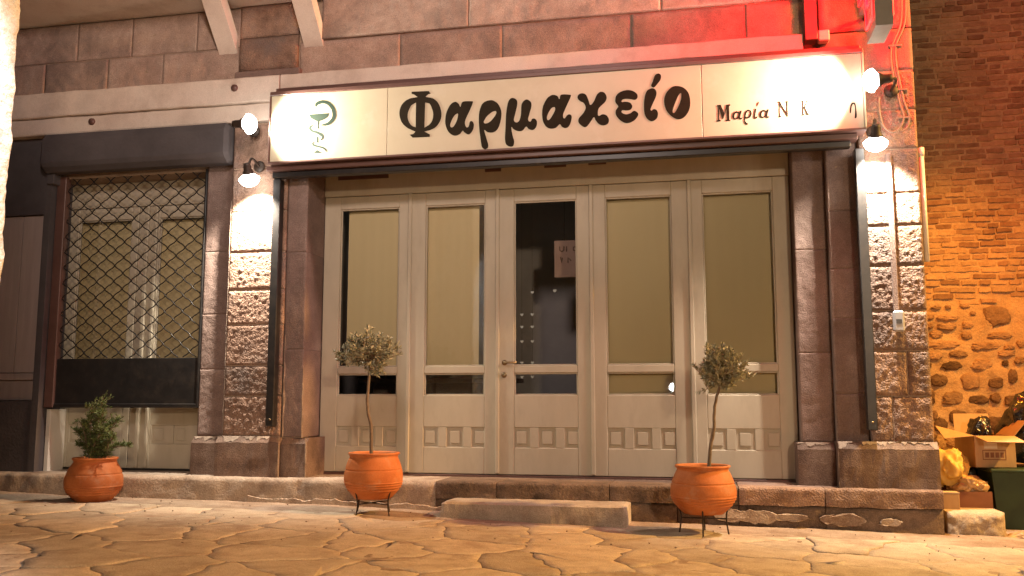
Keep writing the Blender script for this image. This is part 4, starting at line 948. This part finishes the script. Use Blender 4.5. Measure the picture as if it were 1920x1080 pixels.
# ================================================================== STEP
st = thing('stone_step', 'low worn concrete step in front of the middle shopfront leaves', 'step', (.5, -.38, -.28))
n = 48; v = []; f = []; prof = [(-.185, -.128), (-.40, -.124), (-.535, -.126), (-.566, -.136), (-.572, -.2), (-.572, -.4)]
for i in range(n + 1):
    x = -.262 + 1.455 * i / n; e = .012 if i in (0, n) else 0
    for k, (y, z) in enumerate(prof):
        v.append((x + (.01 * (1 if i == 0 else -1) if e and k in (3,) else 0), y + .006 * fbm((x * 6, k, 2), 4) + (e if k > 2 else 0), z - (e * .7 if k < 3 else 0) + .005 * fbm((x * 5, k * 2, 7), 4)))
p = len(prof)
for i in range(n):
    for j in range(p - 1): f.append((i * p + j, i * p + j + 1, (i + 1) * p + j + 1, (i + 1) * p + j))
b = len(v)
for i in (0, n):
    for j in range(p): v.append(v[i * p + j])
    v.append((v[i * p][0], -.185, -.4))
f.append(tuple(range(b, b + p + 1))[::-1]); f.append(tuple(range(b + p + 1, b + 2 * p + 2)))
MB().add(v, f, False).build('step_slab', M['step'], st)

# ================================================================== POTS, STANDS, PLANTS
def pot(lab, x, y, z0, rim, belly, base, h, seed, lean=0):
    o = thing('terracotta_pot', lab, 'pot', (x, y, z0), 'terracotta pots along the plinth')
    pr = [(0, 0), (base, 0), (base * 1.02, .008)]
    for i in range(1, 72):
        t = i / 72; s = math.sin(math.pi * (.16 + .70 * t)); q0 = math.sin(math.pi * .16)
        r = base + (belly - base) * ((s - q0) / (1 - q0)) if t < .486 else rim * .93 + (belly - rim * .93) * ((s - math.sin(math.pi * .86)) / (1 - math.sin(math.pi * .86)))
        z = h * .9 * t
        g = 0
        for gz_ in (.2, .27, .33, .39): g += .006 * math.exp(-((t - gz_) / .012) ** 2)
        g -= .006 * math.exp(-((t - .70) / .012) ** 2)
        pr.append((r + g, z))
    pr += [(rim * .93, h * .91), (rim * .96, h * .945), (rim, h * .96), (rim * 1.01, h * .98), (rim * .99, h), (rim * .94, h * 1.0), (rim * .9, h * .97), (rim * .88, h * .9)]
    m = MB().lathe(pr, (x, y, z0), 56)
    m.v = [(a + .004 * fbm((a * 5, b_ * 5, c * 6 + seed), 3), b_ + .004 * fbm((a * 5 + 3, b_ * 5, c * 6 + seed), 3), c) for a, b_, c in m.v]
    m.build('pot_body', M['pot'], o)
    sm = MB(); v = []; f = []; n = 28
    for rr_ in (1, .7, .4):
        for i in range(n):
            a_ = 2 * math.pi * i / n; v.append((x + rim * .9 * rr_ * math.cos(a_), y + rim * .9 * rr_ * math.sin(a_), z0 + h * .91 + .012 * fbm((math.cos(a_) * 3 * rr_, math.sin(a_) * 3 * rr_, seed), 3)))
    v.append((x, y, z0 + h * .92))
    for q in range(2):
        for i in range(n): f.append((q * n + i, q * n + (i + 1) % n, (q + 1) * n + (i + 1) % n, (q + 1) * n + i))
    for i in range(n): f.append((2 * n + i, 2 * n + (i + 1) % n, 3 * n))
    sm.add(v, f, True).build('soil', M['soil'], o)
def stand(lab, x, y, zr, r, rot):
    zg = gz(x)
    o = thing('pot_stand', lab, 'pot stand', (x, y, zg), 'iron pot stands')
    ring = lambda rr_, z: [(x + rr_ * math.cos(a_), y + rr_ * math.sin(a_), z) for a_ in [2 * math.pi * i / 28 for i in range(29)]]
    MB().tube(ring(r, zr), .0055, 6).build('ring', M['iron'], o)
    for k in range(4):
        a_ = rot + k * math.pi / 2; c, s = math.cos(a_), math.sin(a_)
        MB().tube(spline([(x + (r + .035) * c, y + (r + .035) * s, zr + .055), (x + (r + .028) * c, y + (r + .028) * s, zr + .03), (x + (r + .006) * c, y + (r + .006) * s, zr - .01), (x + (r - .012) * c, y + (r - .012) * s, zr - .09), (x + (r + .004) * c, y + (r + .004) * s, ground_z(x + r * c, y + r * s) - .004)], 5), .006, 6).build('leg', M['iron'], o)
    MB().tube([(x + (r - .012) * math.cos(rot), y + (r - .012) * math.sin(rot), zr - .09), (x + (r - .012) * math.cos(rot + math.pi), y + (r - .012) * math.sin(rot + math.pi), zr - .09)], .005, 6).tube([(x + (r - .012) * math.cos(rot + 1.571), y + (r - .012) * math.sin(rot + 1.571), zr - .095), (x + (r - .012) * math.cos(rot + 4.712), y + (r - .012) * math.sin(rot + 4.712), zr - .095)], .005, 6).build('brace', M['iron'], o)
pot('terracotta pot standing directly on the ground at the left, holding a green bush', -3.405, -.47, -.198, .185, .238, .135, .375, 1)
pot('terracotta pot on an iron stand left of the step, under a round olive tree', -.82, -.56, -.105, .205, .234, .145, .36, 2)
pot('bright terracotta pot on an iron stand right of the step, under an olive tree', 1.755, -.68, -.145, .197, .237, .14, .345, 3)
stand('low iron stand under the pot left of the step', -.82, -.56, -.05, .178, R(64 + 180))
stand('low iron stand under the pot right of the step', 1.755, -.68, -.085, .172, R(88 + 180))
def leaf_quad(m, p, d, up, L, w_):
    d = d.normalized(); s = d.cross(up)
    if s.length < 1e-3: s = d.orthogonal()
    s = s.normalized(); n = s.cross(d)
    v = [p, p + d * L * .35 + s * w_ * .5 + n * w_ * .12, p + d * L * .75 + s * w_ * .36 + n * w_ * .05, p + d * L, p + d * L * .75 - s * w_ * .36 + n * w_ * .05, p + d * L * .35 - s * w_ * .5 + n * w_ * .12]
    m.add(v, [(0, 1, 2, 3), (0, 3, 4, 5)], False)
def olive(lab, trunk, cx, cy, cz, rx, rz, seed, spiky=0):
    rg = random.Random(seed)
    o = thing('olive_tree', lab, 'olive tree', trunk[0], 'small olive trees in pots')
    P = spline(trunk, 8); n = len(P)
    P = [q + Vector((.004 * fbm((q.z * 14, seed, 1), 2), .004 * fbm((q.z * 14, seed, 5), 2), 0)) for q in P]
    MB().tube(P, [.0145 - .005 * i / n for i in range(n)], 10).build('trunk', M['bark'], o)
    tw = MB(); lf = MB(); top = P[-1]
    for k in range(120):
        while True:
            q = Vector((rg.uniform(-1, 1), rg.uniform(-1, 1), rg.uniform(-1, 1)))
            if .25 < q.length < 1: break
        rr_ = .78 + .34 * fbm((q.x * 1.6 + seed, q.y * 1.6, q.z * 1.6), 3)
        q = q.normalized() * (q.length ** .55) * rr_
        if q.z < -.55 and math.hypot(q.x, q.y) > .75: q.z *= .5
        e = Vector((cx + q.x * rx, cy + q.y * rx, cz + q.z * rz))
        e0 = top + (Vector((cx, cy, cz)) - top) * rg.uniform(.0, .8)
        midp = (e0 + e) / 2 + Vector((rg.uniform(-.02, .02), rg.uniform(-.02, .02), rg.uniform(0, .03)))
        br_ = spline([e0, midp, e], 5)
        tw.tube(br_, [.0035 - .0022 * i / len(br_) for i in range(len(br_))], 4, False)
        out = (e - Vector((cx, cy, cz - .05))).normalized()
        tip = (out + Vector((rg.uniform(-.7, .7), rg.uniform(-.7, .7), rg.uniform(-.2, .9) + spiky))).normalized()
        Lt = rg.uniform(.03, .065) * (1 + spiky * .6)
        tw.tube([e, e + tip * Lt], [.0014, .0008], 3, False)
        for i in range(rg.randint(26, 38)):
            t = rg.random()
            base = e + tip * Lt * t if rg.random() < .65 else br_[rg.randrange(len(br_) // 2, len(br_))]
            d = (tip * (.7 + spiky) + Vector((rg.gauss(0, .75), rg.gauss(0, .75), rg.gauss(.1, .65)))).normalized()
            leaf_quad(lf, base, d, Vector((rg.gauss(0, .5), rg.gauss(0, .5), 1)), rg.uniform(.026, .046), rg.uniform(.009, .0135))
    tw.build('twigs', M['bark'], o)
    q = lf.build('crown', M['olive'], o)
olive('round topped olive tree with a thin straight stem, in the pot left of the step', [(-.845, -.56, .2), (-.85, -.56, .45), (-.885, -.56, .62), (-.875, -.56, .86), (-.87, -.56, .98)], -.885, -.56, 1.045, .25, .19, 4)
olive('spiky olive tree with a leaning twisted stem, in the pot right of the step', [(1.80, -.68, .15), (1.815, -.68, .32), (1.845, -.68, .47), (1.855, -.68, .62), (1.90, -.68, .80)], 1.915, -.68, .875, .205, .18, 9, .5)
rg = random.Random(3)
bu = thing('green_bush', 'dark green upright bushy plant in the pot at the left under the black foot panel', 'bush', (-3.36, -.47, .14))
sb = MB(); lb = MB()
plumes = [(-3.30, .66, 1.15), (-3.24, .56, .9), (-3.36, .54, .85), (-3.44, .48, .8), (-3.20, .42, .8), (-3.14, .34, .7), (-3.50, .40, .62), (-3.28, .47, 1), (-3.40, .38, .8), (-3.18, .50, .7), (-3.54, .27, .5), (-3.12, .27, .5), (-3.33, .60, .8), (-3.46, .33, .7), (-3.26, .35, .8)]
for (tx, tz, s_) in plumes:
    b0 = Vector((-3.38 + rg.uniform(-.07, .07), -.47 + rg.uniform(-.07, .07), .13)); e = Vector((tx - .04, -.47 + rg.uniform(-.14, .12), tz))
    P = spline([b0, (b0 + e) / 2 + Vector((0, 0, .05)), e], 10)
    sb.tube(P, [.006 - .004 * i / len(P) for i in range(len(P))], 5, False)
    for i, q in enumerate(P):
        if i < 3: continue
        for k in range(4):
            sd = Vector((rg.gauss(0, 1), rg.gauss(0, 1), rg.gauss(.6, .5))).normalized(); L = rg.uniform(.04, .09) * s_
            sb.tube([q, q + sd * L], [.0018, .001], 3, False)
            for j in range(9):
                b1 = q + sd * L * rg.uniform(.2, 1)
                leaf_quad(lb, b1, (sd + Vector((rg.gauss(0, .7), rg.gauss(0, .7), rg.gauss(.4, .6)))).normalized(), Vector((rg.gauss(0, 1), rg.gauss(0, 1), 1)), rg.uniform(.022, .04), rg.uniform(.004, .008))
sb.build('stem', M['bark'], bu); lb.build('foliage', M['needle'], bu)

# ================================================================== RUBBISH at the mouth of the alley
def lump(c, r, mt, seed, name, parent=None, f_=3.2, amp=.28, flat=.0, sub=5, ridge=True):
    bm = bmesh.new(); bmesh.ops.create_icosphere(bm, subdivisions=sub, radius=1)
    for q in bm.verts:
        p = q.co.copy()
        h = fbm((p.x * f_ + seed * 3, p.y * f_, p.z * f_), 4)
        if ridge:
            a1 = abs(noise.noise(Vector((p.x * f_ + seed * 3, p.y * f_, p.z * f_ * .6)))); a2 = abs(noise.noise(Vector((p.x * f_ * 2.4 + seed, p.y * f_ * 2.4, p.z * f_ * 1.5)))); a3 = abs(noise.noise(Vector((p.x * f_ * 5, p.y * f_ * 5 + seed, p.z * f_ * 3.5))))
            h = .2 - 1.0 * a1 - .35 * a2 - .12 * a3 + .9 * fbm((p.x * 1.1 + seed, p.y * 1.1, p.z * 1.1), 2)
        s = 1 + amp * h; q.co = Vector((p.x * r[0] * s, p.y * r[1] * s, p.z * r[2] * s))
        if q.co.z < -r[2] * .7: q.co.z = -r[2] * .7 + (q.co.z + r[2] * .7) * .15
    bm.verts.index_update()
    v = [tuple(q.co + Vector(c)) for q in bm.verts]; fc = [tuple(q.index for q in f.verts) for f in bm.faces]; bm.free()
    return MB().add(v, fc, True).build(name, mt, parent)
ks = rough_block('kerb_stone', M['palestone'], None, 3.545, 3.945, -.40, -.162, -.10, .38, .02, 7, .014, .05, 33)
tag(ks, 'pale rough stone block lying at the foot of the corner by the rubbish', 'stone block')
MB().box(3.56, 3.93, -.07, .27, -.39, -.168, .03).build('block_core', M['palestone'], ks)
bn = thing('wheeled_bin', 'dark green plastic bin at the right edge, under the open cardboard box', 'bin', (4.28, .62, -.36))
m = MB(); v = [(4.02, .36, -.34), (4.56, .36, -.34), (4.56, .86, -.34), (4.02, .86, -.34), (3.975, .30, .105), (4.62, .30, .105), (4.62, .92, .105), (3.975, .92, .105)]
m.add(v, [(0, 1, 5, 4), (1, 2, 6, 5), (2, 3, 7, 6), (3, 0, 4, 7), (3, 2, 1, 0), (4, 5, 6, 7)]); m.build('bin_body', M['binplastic'], bn)
MB().box(3.96, 4.635, .285, .935, .106, .135, .01).build('bin_rim', M['binplastic'], bn)
bx('bin_label', M['plastic'], bn, 4.24, 4.34, .300, .3085, -.12, -.02, .001)
def panel(corners, t, name, mt, parent):
    c = [Vector(q) for q in corners]; n = (c[1] - c[0]).cross(c[3] - c[0]).normalized() * t
    v = [q - n / 2 for q in c] + [q + n / 2 for q in c]
    return MB().add(v, [(3, 2, 1, 0), (4, 5, 6, 7), (0, 1, 5, 4), (1, 2, 6, 5), (2, 3, 7, 6), (3, 0, 4, 7)]).build(name, mt, parent)
cb = thing('cardboard_box', 'open cardboard box with spread flaps and printed front, perched on the green bin', 'box', (4.04, .65, .14))
# slightly turned box
bc, rot_ = Vector((4.02, .62, 0)), R(6)
def bp_(x, y, z):
    return (bc.x + x * math.cos(rot_) - y * math.sin(rot_), bc.y + x * math.sin(rot_) + y * math.cos(rot_), z)
hx, hy, b0, b1 = .152, .21, .14, .385
panel([bp_(-hx, -hy, b0), bp_(hx, -hy, b0), bp_(hx, -hy, b1), bp_(-hx, -hy, b1)], .005, 'box_wall', M['card'], cb)
panel([bp_(-hx, hy, b0), bp_(hx, hy, b0), bp_(hx, hy, b1), bp_(-hx, hy, b1)], .005, 'box_wall', M['card'], cb)
panel([bp_(-hx, -hy, b0), bp_(-hx, hy, b0), bp_(-hx, hy, b1), bp_(-hx, -hy, b1)], .005, 'box_wall', M['card'], cb)
panel([bp_(hx, -hy, b0), bp_(hx, hy, b0), bp_(hx, hy, b1), bp_(hx, -hy, b1)], .005, 'box_wall', M['card'], cb)
panel([bp_(-hx, -hy, b0), bp_(hx, -hy, b0), bp_(hx, hy, b0), bp_(-hx, hy, b0)], .005, 'box_floor', M['card'], cb)
panel([bp_(-hx, -hy, b1), bp_(hx, -hy, b1), bp_(hx + .02, -hy - .17, b1 - .045), bp_(-hx + .03, -hy - .17, b1 - .04)], .004, 'box_flap', M['card'], cb)
panel([bp_(-hx, hy, b1), bp_(-hx, -hy, b1), bp_(-hx - .24, -hy - .03, b1 - .02), bp_(-hx - .17, hy - .05, b1 + .07)], .004, 'box_flap', M['card'], cb)
panel([bp_(hx, -hy, b1), bp_(hx, hy, b1), bp_(hx + .1, hy, b1 + .12), bp_(hx + .1, -hy, b1 + .12)], .004, 'box_flap', M['card'], cb)
panel([bp_(hx, hy, b1), bp_(-hx, hy, b1), bp_(-hx + .02, hy + .06, b1 + .17), bp_(hx, hy + .06, b1 + .17)], .004, 'box_flap', M['card'], cb)
panel([bp_(-.085, -hy - .0045, .285), bp_(.015, -hy - .0045, .285), bp_(.015, -hy - .0045, .352), bp_(-.085, -hy - .0045, .352)], .002, 'box_label', M['paper'], cb)
m = MB()
for (a, b_, z_, z2) in ((-.10, .08, .268, .275), (-.10, .08, .196, .203), (-.10, -.094, .204, .267), (.074, .08, .204, .267), (-.08, -.05, .215, .255), (-.04, -.012, .215, .255), (-.002, .026, .215, .255), (.036, .062, .215, .255)):
    q = [bp_(a, -hy - .004, z_), bp_(b_, -hy - .004, z_), bp_(b_, -hy - .004, z2), bp_(a, -hy - .004, z2)]
    m.add(q, [(0, 1, 2, 3)])
m.build('box_print', M['cardprint'], cb)
tag(lump((4.0, .66, .40), (.10, .12, .13), M['blackbag'], 5, 'rubbish_bag', None, 3, .3), 'glossy black bag stuffed into the open cardboard box', 'rubbish bag', 'rubbish bags in the alley')
tag(lump((4.42, .72, .40), (.24, .26, .33), M['blackbag'], 8, 'rubbish_bag', None, 2.6, .25), 'big glossy black bag heaped on the bin behind the cardboard box', 'rubbish bag', 'rubbish bags in the alley')
tag(lump((3.685, .42, .12), (.15, .16, .17), M['yellowbag'], 12, 'rubbish_bag', None, 2.2, .3), 'yellow plastic bag squeezed against the corner pilaster', 'rubbish bag', 'rubbish bags in the alley')
tag(lump((3.80, .36, .0), (.135, .15, .085), M['tanbag'], 15, 'rubbish_bag', None, 2.6, .3), 'shiny tan plastic bag lying on the red brown carton', 'rubbish bag', 'rubbish bags in the alley')
tag(lump((4.10, -.06, -.355), (.17, .13, .055), M['tanbag'], 17, 'rubbish_bag', None, 2.6, .35), 'flattened tan plastic bag on the ground right of the pale stone block', 'rubbish bag', 'rubbish bags in the alley')
cr = thing('carton', 'low red brown carton behind the pale stone block, under the tan bag', 'carton', (3.79, .4, -.34))
for q in ([(3.64, .24), (3.95, .24)], [(3.95, .24), (3.95, .6)], [(3.95, .6), (3.64, .6)], [(3.64, .6), (3.64, .24)]):
    (a, b_), (c, d) = q; panel([(a, b_, -.34), (c, d, -.34), (c, d, -.04), (a, b_, -.04)], .006, 'carton_wall', M['cratebrown'], cr)
panel([(3.64, .24, -.06), (3.95, .24, -.06), (3.95, .6, -.06), (3.64, .6, -.06)], .006, 'carton_lid', M['cratebrown'], cr)
c2 = thing('small_box', 'small pale cardboard box between the corner and the red brown carton', 'box', (3.62, .2, -.34))
MB().box(3.565, 3.685, .12, .232, -.34, -.045, .004).build('box_body', M['card'], c2); bx('box_lid', M['paper'], c2, 3.563, 3.687, .118, .234, -.0445, -.036, .001)
dk = MB().box(3.70, 3.968, .64, 1.2, -.36, .12, .02).build('plastic_crate', M['blackbag']); tag(dk, 'dark crate in shadow between the cartons and the green bin', 'crate')
# litter on the paving: specks of paper, grit and dead leaves
lt = MB(); rl = random.Random(31)
for k in range(130):
    x = rl.uniform(-3.6, 4.4); y = -.25 - abs(rl.gauss(0, .9)); s_ = rl.uniform(.004, .011)
    if -.35 < x < 1.3 and y > -.62: continue
    if y < -3.2: continue
    z = ground_z(x, y) + .012
    a_ = rl.uniform(0, 6.28); c, d = math.cos(a_) * s_, math.sin(a_) * s_
    lt.add([(x + c, y + d, z), (x - d, y + c, z + s_ * .3), (x - c, y - d, z), (x + d * .7, y - c * .7, z + s_ * .15), (x, y, z - s_ * .8)], [(0, 1, 2, 3), (1, 0, 4), (2, 1, 4), (3, 2, 4), (0, 3, 4)])
o = lt.build('litter', M['lime']); o['kind'] = 'stuff'
